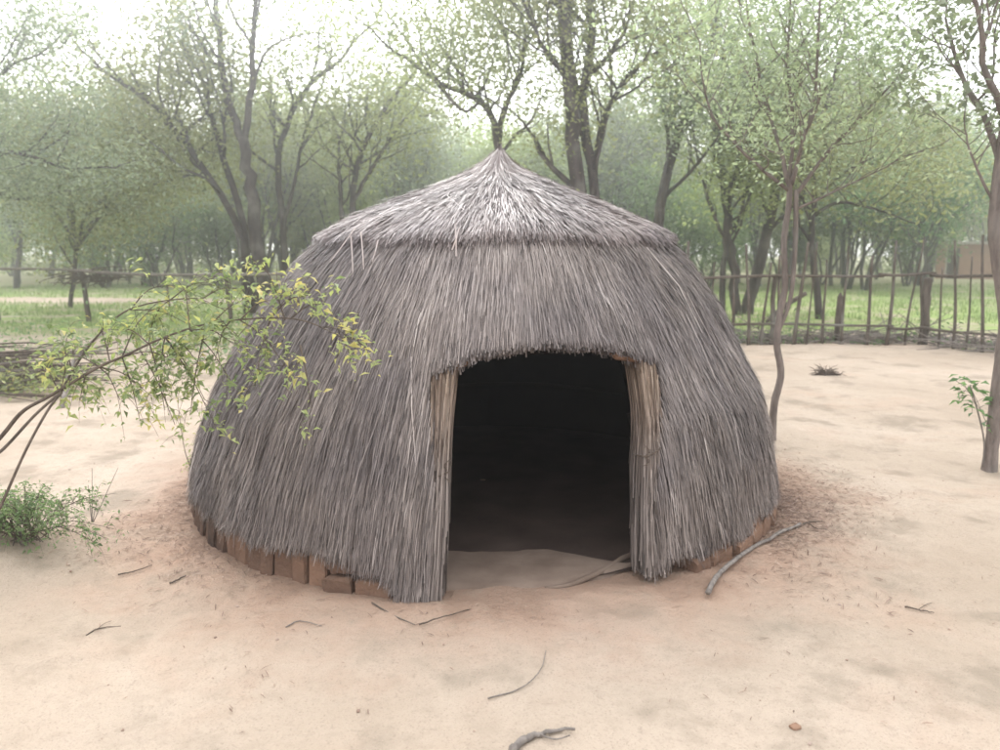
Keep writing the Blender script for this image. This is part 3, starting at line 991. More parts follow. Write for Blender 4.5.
key_tree('upright dark tree with a double stem behind the stick fence', 21.0,
         [([(738, 318), (733, 270), (728, 230), (722, 170), (714, 115)], 13, 7, 9), ([(722, 314), (724, 260), (728, 205), (740, 150)], 8, 5, 7)], M['leaf_pale'], 108, per=55, size=.12)
key_tree('dark leaning trunk slanting across the stick fence', 21.5,
         [([(747, 318), (755, 280), (768, 230), (776, 190), (782, 150), (800, 90)], 16, 8, 10), ([(776, 190), (770, 140), (760, 100)], 7, 4, 6)], M['leaf_grey'], 109, per=60, size=.12)
key_tree('crooked tree with a level side branch above the stick fence', 19.5,
         [([(819, 322), (816, 280), (811, 240), (815, 205), (812, 150), (830, 90)], 10, 5, 9), ([(815, 215), (836, 203), (868, 207), (893, 216)], 5, 2, 6)], M['leaf_pale'], 110, per=60, size=.12, dy=[0, -.8])
key_tree('spreading pale leafy tree at the edge of the yard past the rail fence', 24.0,
         [([(70, 310), (76, 250), (70, 190), (62, 130)], 6, 4, 10), ([(76, 250), (110, 200), (140, 150), (150, 120)], 4, 3, 11), ([(74, 240), (40, 190), (10, 150)], 4, 2.5, 11), ([(76, 245), (95, 205), (170, 180), (195, 175)], 4, 2, 11)], M['leaf_pale'], 111, per=90, size=.13, spread=.5, L=1.8, dy=[0, -1, -.5, -1.5], t0=.2, drop=1.3)
key_tree('tree with drooping branches reaching in over the rail fence', 17.0,
         [([(-62, 330), (-58, 230), (-50, 150), (-48, 60)], 16, 10, 5), ([(-52, 160), (-10, 150), (30, 156), (66, 168)], 6, 3, 10), ([(-50, 120), (-15, 85), (20, 60)], 6, 3, 9), ([(-52, 190), (-20, 190), (20, 200)], 5, 3, 7)], M['leaf_grey'], 112, per=60, size=.10, spread=.38, L=1.3, dy=[0, -.5, .5, .5], t0=.3)
key_tree('low bushy tree with green leaves in front of the clay building', 34.0,
         [([(925, 284), (925, 250), (920, 220), (925, 190)], 6, 3, 10), ([(925, 255), (945, 225), (965, 205)], 4, 2, 9), ([(925, 250), (900, 225), (885, 205)], 4, 2, 9)], M['leaf_bush'], 113, per=60, size=.17, spread=.55, L=1.7, t0=.3, name='bushy_tree')

# --- the slender young tree that stands right behind the hut
T = Tree(np.random.default_rng(201))
y0 = 6.66
stem = np.array([at(u, v, y0) for u, v in [(772, 444), (774, 405), (781, 375), (777, 345), (779, 320), (785, 285), (784, 240), (789, 205), (790, 182)]])
stem[0][2] = G(stem[0][0], stem[0][1]) - .03
T.w.tube(smooth_line(stem, 34), np.interp(np.linspace(0, 1, 34), [0, .35, 1], [.036, .030, .025]), 8, .5, rough=.12)
T.w.tube(smooth_line([at(777, 335, y0), at(790, 300, y0 - .02), at(795, 250, y0 - .03), at(796, 190, y0)], 16), np.linspace(.018, .022, 16), 6, .6)
for pp, r0, dyy in (([(789, 185), (778, 140), (760, 80), (745, -10)], .022, .3), ([(791, 185), (801, 150), (814, 95), (820, -10)], .022, -.3), ([(796, 195), (830, 150), (872, 105), (905, 70)], .018, .2), ([(788, 190), (752, 160), (715, 120), (700, 70)], .016, -.3), ([(796, 210), (838, 190), (890, 165)], .013, -.2), ([(790, 183), (792, 120), (788, 60), (792, -30)], .018, .1)):
    m_ = len(pp)
    T.limb([at(u, v, y0 + dyy * i / (m_ - 1)) for i, (u, v) in enumerate(pp)], r0, r0 * .4, sub=9, t0=.25, L=.62, maxd=2)
b0 = stem[0]
finish_tree('young_tree', 'slender crooked young tree with grey forked stem right beside the hut wall', 'tree', (b0[0], b0[1], 0), T, T.leaves(42, .21, .052, .2, aspect=.45), M['leaf_grey'], M['bark_near'])

# --- the tree cut by the edge of the view
T = Tree(np.random.default_rng(202))
y0 = 5.78
stem = np.array([at(u, v, y0) for u, v in [(989, 470), (995, 420), (1003, 360), (1008, 320), (1004, 275), (998, 232), (1001, 180), (1010, 100), (1012, -60)]])
stem[0][2] = G(stem[0][0], stem[0][1]) - .03
T.w.tube(smooth_line(stem, 34), np.interp(np.linspace(0, 1, 34), [0, .05, .5, 1], [.060, .048, .072, .048]), 8, .4, rough=.1)
for pp, r0, dyy in (([(1002, 170), (985, 120), (962, 75), (948, 30)], .028, .5), ([(1006, 120), (985, 70), (978, 10), (960, -40)], .028, -.3), ([(1010, 90), (1040, 40), (1060, -30)], .03, .3), ([(1003, 180), (1030, 120), (1060, 80)], .02, .2), ([(1000, 215), (975, 165), (965, 130)], .014, .1)):
    m_ = len(pp)
    T.limb([at(u, v, y0 + dyy * i / (m_ - 1)) for i, (u, v) in enumerate(pp)], r0, r0 * .4, sub=6, t0=.4, L=.55, maxd=2)
b0 = stem[0]
finish_tree('shade_tree', 'stout smooth grey-brown trunk in bare sand with leafy sapling at its foot', 'tree', (b0[0], b0[1], 0), T, T.leaves(15, .14, .07, .0, aspect=.55), M['leaf_grey'], M['bark_near'])

# --- generic woodland: a few kinds, copied
VARS = []


def make_variant(kind, seed):
    r = np.random.default_rng(seed)
    T = Tree(r)
    if kind == 'tall':
        T.grow((0, 0, -.05), (r.normal(0, .06), r.normal(0, .06), 1), 3.6, .15, 0, 3, up=.10, spread=.75, kids=(3, 4), wig=.10)
        lm = T.leaves(92, .6, .22, .03)
    elif kind == 'forked':
        for i in range(3):
            a = i * 2.1 + r.random()
            T.grow((.12 * cos(a), .12 * sin(a), -.05), (.25 * cos(a), .25 * sin(a), 1), r.uniform(3.2, 4.2), .10, 0, 3, up=.07, spread=.7, kids=(2, 3), wig=.13)
        lm = T.leaves(92, .6, .22, .08)
    elif kind == 'bushy':
        for i in range(4):
            a = i * 1.6 + r.random()
            T.grow((.1 * cos(a), .1 * sin(a), -.05), (.5 * cos(a), .5 * sin(a), 1), r.uniform(1.9, 2.7), .07, 0, 3, up=.05, spread=.9, kids=(2, 3), wig=.15)
        lm = T.leaves(85, .55, .19, .18, drop=.8)
    elif kind == 'thin':
        T.grow((0, 0, -.05), (r.normal(0, .05), r.normal(0, .05), 1), 4.8, .10, 0, 2, up=.14, spread=.6, kids=(4, 6), wig=.07)
        lm = T.leaves(130, .7, .20, .05)
    return T, lm


spec = [('tall', 'leaf_grey', 'tall dark-stemmed woodland tree with airy crown in the far treeline', 'far tall woodland trees'),
        ('tall', 'leaf_pale', 'tall woodland tree with pale airy crown in the far treeline', 'far pale woodland trees'),
        ('forked', 'leaf_pale', 'woodland tree of several stems spreading from one foot in the far treeline', 'far many-stemmed woodland trees'),
        ('forked', 'leaf_mid', 'dull green many-stemmed tree in the far treeline', 'far dull green woodland trees'),
        ('bushy', 'leaf_bush', 'low bright green bushy tree under the far treeline', 'low bushy trees of the treeline'),
        ('bushy', 'leaf_pale', 'low yellowish bushy tree under the far treeline', 'low yellowish trees of the treeline'),
        ('thin', 'leaf_grey', 'thin straight pole-like tree in the far treeline', 'thin straight trees of the treeline'),
        ('thin', 'leaf_mid', 'thin straight tree with dusky crown in the far treeline', 'thin dusky trees of the treeline')]
spots = []
rg = random.Random(5)
for yrow, gap in ((37, 4.0), (41, 3.6), (46, 3.6), (52, 3.8), (59, 4.2), (68, 4.8)):
    hw = .66 * yrow + 2
    x = -hw + rg.random() * gap
    while x < hw:
        yy = yrow + rg.uniform(-2, 2); xx = x + rg.uniform(-.9, .9)
        if not (.555 < xx / yy < .66 and yy < 57):
            spots.append((xx, yy))
        x += gap
n_main = len(spots)
for i in range(64):
    yy = rg.uniform(35, 60); xx = rg.uniform(-.66, .66) * yy
    if not (.555 < xx / yy < .66 and yy < 57):
        spots.append((xx, yy))
protos = [None] * len(spec)
for i, (x, y) in enumerate(spots):
    if y < 44:
        kx = rg.choice([0, 1, 2, 4, 5, 4, 4, 5, 5, 6, 7])
    else:
        kx = rg.choice([0, 0, 1, 1, 2, 3, 5, 6, 6, 7])
    if i >= n_main:
        kx = rg.choice([6, 7, 6, 2])
    kind, lm, label, grp = spec[kx]
    s = rg.uniform(.78, 1.05) * (1.12 if kind in ('tall', 'thin') else 1.0)
    rz = rg.uniform(0, 6.28)
    if protos[kx] is None:
        T, leaf = make_variant(kind, 300 + kx)
        o = thing('woodland_tree', label, 'tree', (0, 0, 0), 0, grp)
        T.w.build('trunk', M['bark'], o, smooth=True)
        leaf.build('crown', M[lm], o)
        protos[kx] = o
    else:
        src = protos[kx]
        o = src.copy(); COL.objects.link(o)
        for ch in src.children:
            c = ch.copy(); c.parent = o; COL.objects.link(c)
    o.location = (x, y, G(x, y)); o.rotation_euler = (0, 0, rz); o.scale = (s, s, s * rg.uniform(.95, 1.15))

# --- the farthest woodland reads as one mass
mb = MB()
r = np.random.default_rng(77)
lm = MB()
for i in range(150):
    y = r.uniform(78, 112); x = r.uniform(-.72 * y, .72 * y); hgt = r.uniform(8, 12.5)
    mb.tube([(x, y, -.1), (x + r.normal(0, .2), y, hgt * .35), (x + r.normal(0, .5), y, hgt * .75)], [.16, .13, .06], 5, .4, cap=False)
    n = 420
    C = r.normal(0, 1, (n, 3)) * np.array([1.7, 1.7, hgt * .2]) + np.array([x, y, hgt * .66])
    C[:, 2] = np.maximum(C[:, 2], 1.2)
    lm.leaves(C, r.uniform(.4, .75, n), np.clip(r.normal(.45, .2, n), 0, 1), aspect=.6)
for i in range(260):                              # undergrowth along the far edge
    y = r.uniform(60, 110); x = r.uniform(-.72 * y, .72 * y)
    if .55 < x / y < .67: continue
    n = 60
    C = np.abs(r.normal(0, 1, (n, 3))) * np.array([.9, .9, .6]) * np.sign(r.normal(0, 1, (n, 3))) + np.array([x, y, .5])
    C[:, 2] = np.abs(C[:, 2])
    lm.leaves(C, r.uniform(.25, .45, n), np.clip(r.normal(.5, .2, n), 0, 1), aspect=.6)
fw = mb.build('far_woods', M['bark'])
tag(fw, 'bare trunks of the hazy far woods', 'woods', kind='stuff')
ff = lm.build('far_foliage', M['leaf_mid'])
tag(ff, 'hazy green foliage mass of the far woods', 'foliage', kind='stuff')

# ------------------------------------------------------------------ stick fence on the right
fence = thing('stick_fence', 'rustic fence of thin upright sticks tied to long pole rails', 'fence', (3.6, 13.95, 0))
FO = np.array((3.6, 13.95, 0))
rf = random.Random(21)


FL = np.array([(-2.5, 14.5), (3.6, 14.0), (7.62, 13.95), (8.12, 12.25), (8.6, 10.4)])
FS = np.concatenate([[0], np.cumsum(np.hypot(*np.diff(FL, axis=0).T))])


def fpt(s):
    """point of the fence line at length s"""
    return float(np.interp(s, FS, FL[:, 0])), float(np.interp(s, FS, FL[:, 1]))


def fence_xy(x):
    return float(np.interp(x, FL[:, 0], FL[:, 1]))


s_ = .4
while s_ < FS[-1]:
    x, yb = fpt(s_)
    yb += rf.uniform(-.05, .05)
    hgt = rf.uniform(1.25, 1.95)
    lean = rf.uniform(-.09, .09)
    mb = MB()
    npt = 8
    bx_, by_ = rf.uniform(-.035, .035), rf.uniform(-.03, .03)
    pts = [(x + lean * t * hgt + bx_ * sin(t * 5), yb + by_ * sin(t * 4), -.08 + (hgt + .08) * t) for t in np.linspace(0, 1, npt)]
    r0 = rf.uniform(.019, .042)
    mb.tube(pts, np.linspace(r0, r0 * .55, npt), 6, rf.random(), rough=.2)
    mb.build('stick', M['post'], fence, smooth=True, origin=FO)
    s_ += rf.uniform(.22, .42)
for px_, r0, hgt in ((7.62, .085, 1.2), (1.9, .07, 1.25), (8.35, .07, 1.2), (4.9, .045, 1.25)):
    mb = MB()
    yb = fence_xy(px_) + .05
    mb.tube([(px_ + .01 * rf.random(), yb, -.1), (px_ + .02, yb, .4), (px_ - .01, yb, .8), (px_ + .015, yb, hgt - .03), (px_ + .015, yb, hgt)], [r0 * 1.1, r0, r0 * .95, r0 * .95, r0 * .6], 6, .3, rough=.15)
    mb.build('post', M['post'], fence, smooth=True, origin=FO)
for zz, r0, nm in ((1.22, .032, 'rail'), (.33, .028, 'rail')):
    s_ = .1
    while s_ < FS[-1] - .3:
        L_ = min(rf.uniform(2.6, 3.6), FS[-1] - s_)
        kn = [q for q in FS if s_ + .6 < q < s_ + L_]
        if kn: L_ = kn[0] - s_ + .06
        mb = MB()
        e0, e1 = rf.uniform(-.05, .05), rf.uniform(-.05, .05)
        pts = []
        for t in np.linspace(0, 1, 12):
            fx, fy = fpt(s_ + (L_ + .05) * t)
            pts.append((fx, fy - .04 + .015 * sin(t * 7 + s_), zz + e0 * (1 - t) + e1 * t + .02 * sin(t * 5 + s_)))
        mb.tube(pts, np.linspace(r0, r0 * .75, 12), 6, rf.random(), rough=.2)
        mb.build(nm, M['post'], fence, smooth=True, origin=FO)
        s_ += L_ - .05

# cut branches heaped along the foot of the stick fence
mb = MB()
for i in range(650):
    x, y = fpt(rf.uniform(2.5, FS[-1])); x += abs(rf.gauss(0, .25)) if y < 13.9 else 0; y += abs(rf.gauss(0, .45)) + .03; z = abs(rf.gauss(0, .09)) + .01
    L_ = rf.uniform(.25, 1.1); a = rf.gauss(0, .7) + (pi if rf.random() < .5 else 0); e = rf.gauss(.05, .22)
    d = np.array([cos(a) * cos(e), sin(a) * cos(e) * .6, sin(e)])
    p0 = np.array([x, y, z]); p1 = p0 + d * L_ * .5 + np.array([0, 0, rf.uniform(-.04, .04)]); p2 = p0 + d * L_
    p2[2] = max(p2[2], .005)
    mb.tube([p0, p1, p2], [rf.uniform(.007, .02), .011, .005], 5, rf.random(), cap=False)
tag(mb.build('brushwood_strip', M['dead']), 'grey-brown brushwood strewn thickly along the foot of the stick fence', 'brushwood', kind='stuff')
# two thicker broken stakes behind the sticks
for px_, py_, dx_, dz_, lab in ((6.15, 14.2, .02, .85, 'short upright broken stake behind the stick fence'), (7.95, 14.6, .05, .8, 'short dark stump-like stake next to the thick fence post')):
    mb = MB()
    mb.tube([(px_, py_, -.05), (px_ + dx_ * .5, py_, dz_ * .5), (px_ + dx_, py_, dz_), (px_ + dx_ * 1.3, py_, dz_ + .08)], [.05, .055, .05, .015], 6, .3, rough=.25)
    tag(mb.build('broken_stake', M['post'], smooth=True, origin=(px_, py_, 0)), lab, 'stake')
mb = MB()
a, b = at(786, 303, 15.0), at(806, 293, 15.0)
a[2] -= .05
mb.tube(smooth_line([a - np.array([.35, 0, .3]), a, b], 8), [.03, .045, .05, .05, .05, .045, .045, .04], 6, .2, rough=.2)
mb.tube(smooth_line([a - np.array([.35, 0, .3]), on_ground(770, 318)], 4), .03, 6, .2)
tag(mb.build('fallen_branch', M['post'], smooth=True, origin=tuple(on_ground(770, 318))), 'dark broken branch end poking up behind the stick fence', 'branch')

# ------------------------------------------------------------------ rail fence on the left
rail = thing('rail_fence', 'low fence with one long horizontal pole rail on uneven posts', 'fence', (-9.95, 18.82, 0))
RO = np.array((-9.95, 18.82, 0))
pp = [(-14.4, 18.5), (-12.05, 18.7), (-9.98, 18.82), (-7.9, 18.6), (-6.4, 18.4), (-4.6, 18.3), (-2.9, 18.0)]
for i, (px_, py_) in enumerate(pp):
    mb = MB(); r0 = (.035, .03, .065, .03, .055, .04, .035)[i]; hgt = 1.24
    mb.tube([(px_ + .06, py_, -.08), (px_ + .03, py_, .4), (px_, py_ + .01, .85), (px_ - .03, py_, hgt)], [r0 * 1.05, r0, r0 * .95, r0 * .8], 6, .25, rough=.15)
    mb.build('post', M['post'], rail, smooth=True, origin=RO)
for (x0, y0_, z0), (x1, y1_, z1) in (((-14.8, 18.5, 1.24), (-9.7, 18.82, 1.25)), ((-10.3, 18.82, 1.22), (-5.6, 18.35, 1.10)), ((-6.8, 18.4, 1.14), (-1.5, 17.8, 1.12))):
    mb = MB()
    mb.tube([(x0 + (x1 - x0) * t, y0_ + (y1_ - y0_) * t - .05, z0 + (z1 - z0) * t + .03 * sin(t * 6 + x0)) for t in np.linspace(0, 1, 14)], np.linspace(.045, .032, 14), 6, .75, rough=.15)
    mb.build('rail', M['dead'], rail, smooth=True, origin=RO)
# dry brush hooked over the rail by the thick post
mb = MB()
for i in range(130):
    p0 = np.array([rf.gauss(-9.75, .42), 18.75 + rf.gauss(0, .12), 1.08 + rf.gauss(0, .07)])
    d = np.array([rf.gauss(0, .35), rf.gauss(0, .1), rf.gauss(-.05, .09)])
    mb.tube([p0, p0 + d * .5 + np.array([0, 0, .02]), p0 + d], [.014, .010, .005], 4, rf.random(), cap=False)
tag(mb.build('brush_bundle', M['twig'], origin=(-9.75, 18.75, 1.0)), 'dark tangle of dry brush hung on the rail at the thick post', 'brush')

# ------------------------------------------------------------------ brush pile
mb = MB()
for i in range(300):
    f = rf.random()
    c_ = np.array([-8.3 + 2.5 * f + rf.gauss(0, .2), 9.45 + rf.gauss(0, .42), abs(rf.gauss(.05, .18))])
    c_[2] = min(c_[2], .52 - .25 * abs(f - .6))
    L_ = rf.uniform(.6, 2.2); a = rf.gauss(0.1, .35); e = rf.gauss(0, .07)
    d = np.array([cos(a) * cos(e), sin(a) * cos(e), sin(e)]) * L_ * .5
    bow = np.array([rf.gauss(0, .05), rf.gauss(0, .08), rf.gauss(.02, .05)])
    q = [c_ - d, c_ + bow, c_ + d]
    q = np.array(q); q[:, 2] = np.maximum(q[:, 2], .01)
    r0 = rf.uniform(.006, .03)
    mb.tube(smooth_line(q, 6), np.linspace(r0, r0 * .4, 6), 5, rf.random(), cap=False)
bp = thing('brush_pile', 'long low heap of cut dry branches on the sand before the rail fence', 'brush pile', (-5.9, 9.4, 0))
mb.build('branches', M['twig'], bp, origin=(-5.9, 9.4, 0))['kind'] = 'stuff'
mb = MB()
C = np.stack([RNG.normal(-6.0, .7, 1500), RNG.normal(9.0, .3, 1500), np.abs(RNG.normal(.12, .13, 1500))], -1)
mb.leaves(C, RNG.uniform(.05, .09, 1500), np.clip(RNG.normal(.5, .2, 1500), 0, 1))
mb.build('leaves', M['leaf_shrub'], bp, origin=(-5.9, 9.4, 0))['kind'] = 'stuff'
mb = MB()
mb.tube(smooth_line([on_ground(62, 408, .02), at(72, 365, 8.6), at(88, 345, 8.7), at(112, 328, 8.8)], 12), np.linspace(.03, .014, 12), 6, .9, rough=.15)
mb.tube(smooth_line([at(75, 360, 8.6), at(90, 352, 8.55), at(112, 350, 8.5)], 8), np.linspace(.018, .006, 8), 6, .9)
tag(mb.build('bare_branch', M['dead'], smooth=True, origin=tuple(on_ground(62, 408, .0))), 'pale grey forked branch leaning against the brush pile', 'branch')


# ------------------------------------------------------------------ the shrub reaching in from the left
def leafy_twig(w, lf, pts, r0, n_leaf, size, rng, sidelen=.28, nside=5, tshift=0.0, spread=.05):
    P_ = smooth_line(pts, 14)
    w.tube(P_, np.linspace(r0, r0 * .35, 14), 6, rng.uniform(.3, .7))
    cs = []; ax = []; shift = []
    for i in range(nside):
        j = rng.integers(3, 14)
        d = unit(P_[min(j, 13)] - P_[j - 1]) * .6 + rng.normal(0, .55, 3); d = unit(d) * sidelen * rng.uniform(.5, 1.3)
        q = smooth_line([P_[j], P_[j] + d * .5 + np.array([0, 0, .02]), P_[j] + d + np.array([0, 0, -.04])], 6)
        w.tube(q, np.linspace(r0 * .4, r0 * .15, 6), 4, .5, cap=False)
        ct = rng.normal(0, .15)
        for s_ in range(n_leaf):
            t = rng.uniform(.15, 1.02); jj = min(int(t * 5), 4)
            base = q[jj] + (q[jj + 1] - q[jj]) * (t * 5 - jj)
            a = unit(q[jj + 1] - q[jj]) + rng.normal(0, .9, 3); a[2] -= .25; a = unit(a)
            cs.append(base + a * size * .55 + rng.normal(0, spread * .25, 3)); ax.append(a); shift.append(ct)
    cs = np.array(cs); ax = np.array(ax); shift = np.array(shift)
    n = len(cs)
    lf.leaves(cs, size * rng.uniform(.38, 1.35, n), np.clip(.45 + tshift + shift + rng.normal(0, .2, n), 0, 1), up=.5, aspect=.42, axis=ax, fold=True)


rng = np.random.default_rng(61)
w_, lf = MB(), MB()
root = np.array([-2.95, 3.3, G(-2.95, 3.3)])
s1 = [root, at(-40, 480, 3.25), at(0, 438, 3.3), at(22, 412, 3.3), at(48, 397, 3.3), at(99, 367, 3.35), at(122, 357, 3.35), at(165, 337, 3.4), at(212, 323, 3.4), at(270, 318, 3.35), at(305, 321, 3.3), at(338, 335, 3.25)]
s2 = [root + np.array([.06, -.08, 0]), at(-30, 470, 3.15), at(0, 452, 3.2), at(35, 415, 3.25), at(60, 393, 3.3)]
s3 = [root + np.array([.12, -.25, 0]), at(-40, 590, 3.1), at(-2, 512, 3.15), at(25, 452, 3.2), at(48, 410, 3.25), at(62, 392, 3.3)]
s4 = [at(60, 393, 3.3), at(78, 362, 3.5), at(100, 333, 3.6), at(128, 310, 3.6), at(170, 300, 3.6), at(200, 300, 3.6)]
w_.tube(smooth_line(s1, 50), np.interp(np.linspace(0, 1, 50), [0, .4, 1], [.011, .007, .0025]), 6, .4)
w_.tube(smooth_line(s2, 20), np.linspace(.009, .006, 20), 6, .4)
w_.tube(smooth_line(s3, 24), np.linspace(.008, .005, 24), 6, .4)
w_.tube(smooth_line(s4, 24), np.linspace(.006, .0025, 24), 6, .4)
sprays = [  # start, end, depth shift, leaves, tint shift
    ((100, 367), (150, 395), 0, .0), ((100, 367), (60, 360), .1, .1), ((122, 357), (150, 310), .2, .1), ((122, 357), (140, 420), .0, .1),
    ((130, 310), (165, 285), .1, .15), ((130, 310), (190, 325), .1, .0), ((170, 300), (215, 282), .1, .1), ((170, 300), (225, 310), .1, .0), ((200, 300), (245, 290), .1, .05),
    ((165, 337), (200, 365), .0, -.1), ((165, 337), (205, 400), .05, -.05), ((165, 337), (160, 385), .1, .0), ((190, 330), (235, 345), -.05, .0), ((190, 330), (230, 380), .1, -.05),
    ((212, 323), (250, 350), -.05, .05), ((212, 323), (255, 300), .05, .1), ((240, 320), (280, 300), -.05, .15), ((240, 320), (285, 365), .0, .05),
    ((270, 318), (310, 295), -.05, .25), ((290, 319), (330, 305), -.05, .2), ((320, 327), (355, 345), -.05, .35), ((338, 335), (352, 362), -.05, .35), ((270, 320), (255, 385), .0, .05),
    ((99, 367), (120, 400), .0, .0), ((110, 362), (100, 330), .1, .05), ((122, 357), (175, 360), .0, -.05), ((60, 393), (75, 350), .1, .05), ((75, 380), (60, 340), .2, .1), ((90, 372), (80, 400), .0, .1), ((190, 330), (185, 290), .1, .1), ((165, 337), (215, 425), .1, -.05), ((150, 345), (165, 410), .1, .1),
    ((205, 330), (190, 415), .0, -.05), ((60, 393), (95, 380), .0, .0), ((60, 393), (40, 370), .1, .1), ((170, 300), (150, 330), .0, .0), ((230, 321), (215, 360), .0, .0), ((150, 345), (115, 330), .1, .05), ((140, 350), (175, 425), .05, .1), ((300, 345), (312, 410), -.05, .25), ((285, 320), (262, 262), .1, .3)]
for (a, b, dd, ts) in sprays:
    ya = 3.6 if a[1] <= 310 and a[0] < 210 else 3.36
    p0 = at(*a, ya); p2 = at(*b, ya + dd)
    mid = (p0 + p2) / 2 + np.array([0, 0, .03])
    leafy_twig(w_, lf, [p0, mid, p2], .0035, 8, .043, rng, sidelen=.15, nside=7, tshift=ts * .8 + .08)
sh = thing('leafy_shrub', 'sprawling shrub with long bare stems and yellow-green leaves reaching across the hut', 'shrub', tuple(root))
w_.build('stems', M['twig'], sh, smooth=True, origin=root)
lf.build('leaves', M['leaf_shrub'], sh, origin=root)

# thin sprout at the hut's left foot
w_, lf = MB(), MB()
b0 = on_ground(203, 492)
top_ = at(178, 405, b0[1] - .05)
leafy_twig(w_, lf, [b0, at(186, 455, b0[1]), top_], .004, 4, .035, rng, sidelen=.12, nside=4, tshift=.1)
for e_ in ((196, 450), (212, 462), (203, 470), (188, 462)):
    leafy_twig(w_, lf, [b0, (b0 + at(*e_, b0[1] - .1)) / 2 + np.array([0, 0, .02]), at(*e_, b0[1] - .12)], .003, 10, .036, rng, sidelen=.10, nside=5, tshift=.15)
sp = thing('sprout', 'small thin-stemmed sprout growing against the foot of the hut wall', 'plant', tuple(b0))
w_.build('stems', M['twig'], sp, smooth=True, origin=b0); lf.build('leaves', M['leaf_shrub'], sp, origin=b0)

# low green bush on the earth hump
w_, lf = MB(), MB()
bc = np.array([-2.48, 3.92, 0]); bc[2] = G(bc[0], bc[1])
for i in range(46):
    a = rng.uniform(0, 2 * pi); rr_ = rng.uniform(.1, .58); hh = rng.uniform(.08, .30) * (1.1 - rr_)
    e_ = bc + np.array([rr_ * cos(a) * 1.15, rr_ * sin(a) * .7, hh])
    leafy_twig(w_, lf, [bc + np.array([rng.normal(0, .05), rng.normal(0, .04), 0]), (bc + e_) / 2 + np.array([0, 0, .07]), e_], .003, 11, .026, rng, sidelen=.12, nside=8, tshift=.15)
bu = thing('low_bush', 'low bright green small-leaved bush on a hump of earth', 'bush', tuple(bc))
w_.build('stems', M['twig'], bu, origin=bc); lf.build('leaves', M['leaf_bush'], bu, origin=bc)

# dry tall weed stalks beside the bush
w_, lf = MB(), MB()
b0 = on_ground(92, 525)
for (u, v) in ((92, 468), (88, 485), (118, 468), (97, 500)):
    w_.tube(smooth_line([b0, at((92 + u) / 2, (525 + v) / 2, b0[1]), at(u, v, b0[1] - .02)], 8), np.linspace(.003, .0012, 8), 5, .8, cap=False)
tag(w_.build('weed_stalks', M['dead'], origin=b0), 'thin dry weed stalks standing next to the low green bush', 'weed')

# sapling at the foot of the near trunk
w_, lf = MB(), MB()
b0 = on_ground(983, 467)
st = smooth_line([b0, at(984, 440, b0[1]), at(976, 405, b0[1]), at(970, 385, b0[1] - .03)], 14)
w_.tube(st, np.linspace(.009, .005, 14), 6, .8)
for (u, v) in ((955, 380), (958, 392), (965, 386), (975, 390), (985, 396), (990, 405), (958, 402), (966, 404), (972, 412), (985, 420), (988, 428), (962, 396), (978, 383), (990, 398)):
    j = rng.integers(8, 14)
    c_ = at(u, v, b0[1] - .05 + rng.normal(0, .05))
    w_.tube(smooth_line([st[j], (st[j] + c_) / 2 + np.array([0, 0, .015]), c_], 5), .002, 4, .5, cap=False)
    for q in range(3):
        lf.leaves((c_ + rng.normal(0, .022, 3))[None], np.array([rng.uniform(.07, .10)]), np.array([np.clip(rng.normal(.35, .2), 0, 1)]), up=.5, aspect=.45, axis=unit(c_ - st[j] + np.array([0, 0, -.05]))[None], fold=True)
sa_ = thing('sapling', 'thin sapling with large drooping leaves against the stout trunk', 'sapling', tuple(b0))
w_.build('stem', M['dead'], sa_, smooth=True, origin=b0); lf.build('leaves', M['leaf_bush'], sa_, origin=b0)

# dry clump lying in the open sand
w_ = MB()
b0 = on_ground(826, 376)
for i in range(90):
    a = rng.uniform(0, 2 * pi); L_ = rng.uniform(.06, .22)
    p0 = b0 + np.array([rng.normal(0, .055), rng.normal(0, .03), .01])
    p2 = p0 + np.array([cos(a) * L_, sin(a) * L_ * .6, abs(rng.normal(.05, .05))])
    w_.tube([p0, (p0 + p2) / 2 + np.array([0, 0, .03]), p2], [.006, .005, .002], 4, rng.random(), cap=False)
w_.tube(smooth_line([b0 + np.array([-.2, 0, .01]), b0 + np.array([0, 0, .04]), b0 + np.array([.2, .02, .01])], 8), .012, 6, .3)
tag(w_.build('dry_clump', M['twig'], origin=b0), 'small dry brown clump of twigs alone on the open sand', 'twigs')

# ------------------------------------------------------------------ clay building far off
yb = 54.0
x0 = float(at(935, 278, yb)[0]); bld = thing('clay_building', 'reddish clay brick building with pale sheet roof glimpsed between trees', 'building', (x0, yb, 0), radians(-29))
BO = (x0, yb, 0)


def wallbox(name, x0_, x1_, y0_, y1_, z0_, z1_, mat, parent, lab=None):
    mb = MB()
    mb.box(((x0_ + x1_) / 2, (y0_ + y1_) / 2, (z0_ + z1_) / 2), (x1_ - x0_, y1_ - y0_, z1_ - z0_), 0, 0, .5, 0, .02)
    o = mb.build(name, mat, parent)
    return o


wl = wallbox('wall', 0.0, .55, .0, .3, -.1, 2.55, M['clay'], bld)
wallbox('wall', 1.35, 6.5, .0, .3, -.1, 2.3, M['clay'], bld)
wallbox('wall', 0.0, .3, .3, 4.0, -.1, 2.4, M['clay'], bld)
wallbox('wall', .55, 1.35, .003, .297, 2.05, 2.3, M['clay'], bld)
dr = wallbox('door', .55, 1.35, .15, .22, -.05, 2.05, M['opening'], bld)
wallbox('door_frame', .55, .64, .02, .14, -.05, 2.05, M['sheet'], bld)
wallbox('roof', .6, 6.9, -.45, 4.3, 2.36, 2.47, M['sheet'], bld)

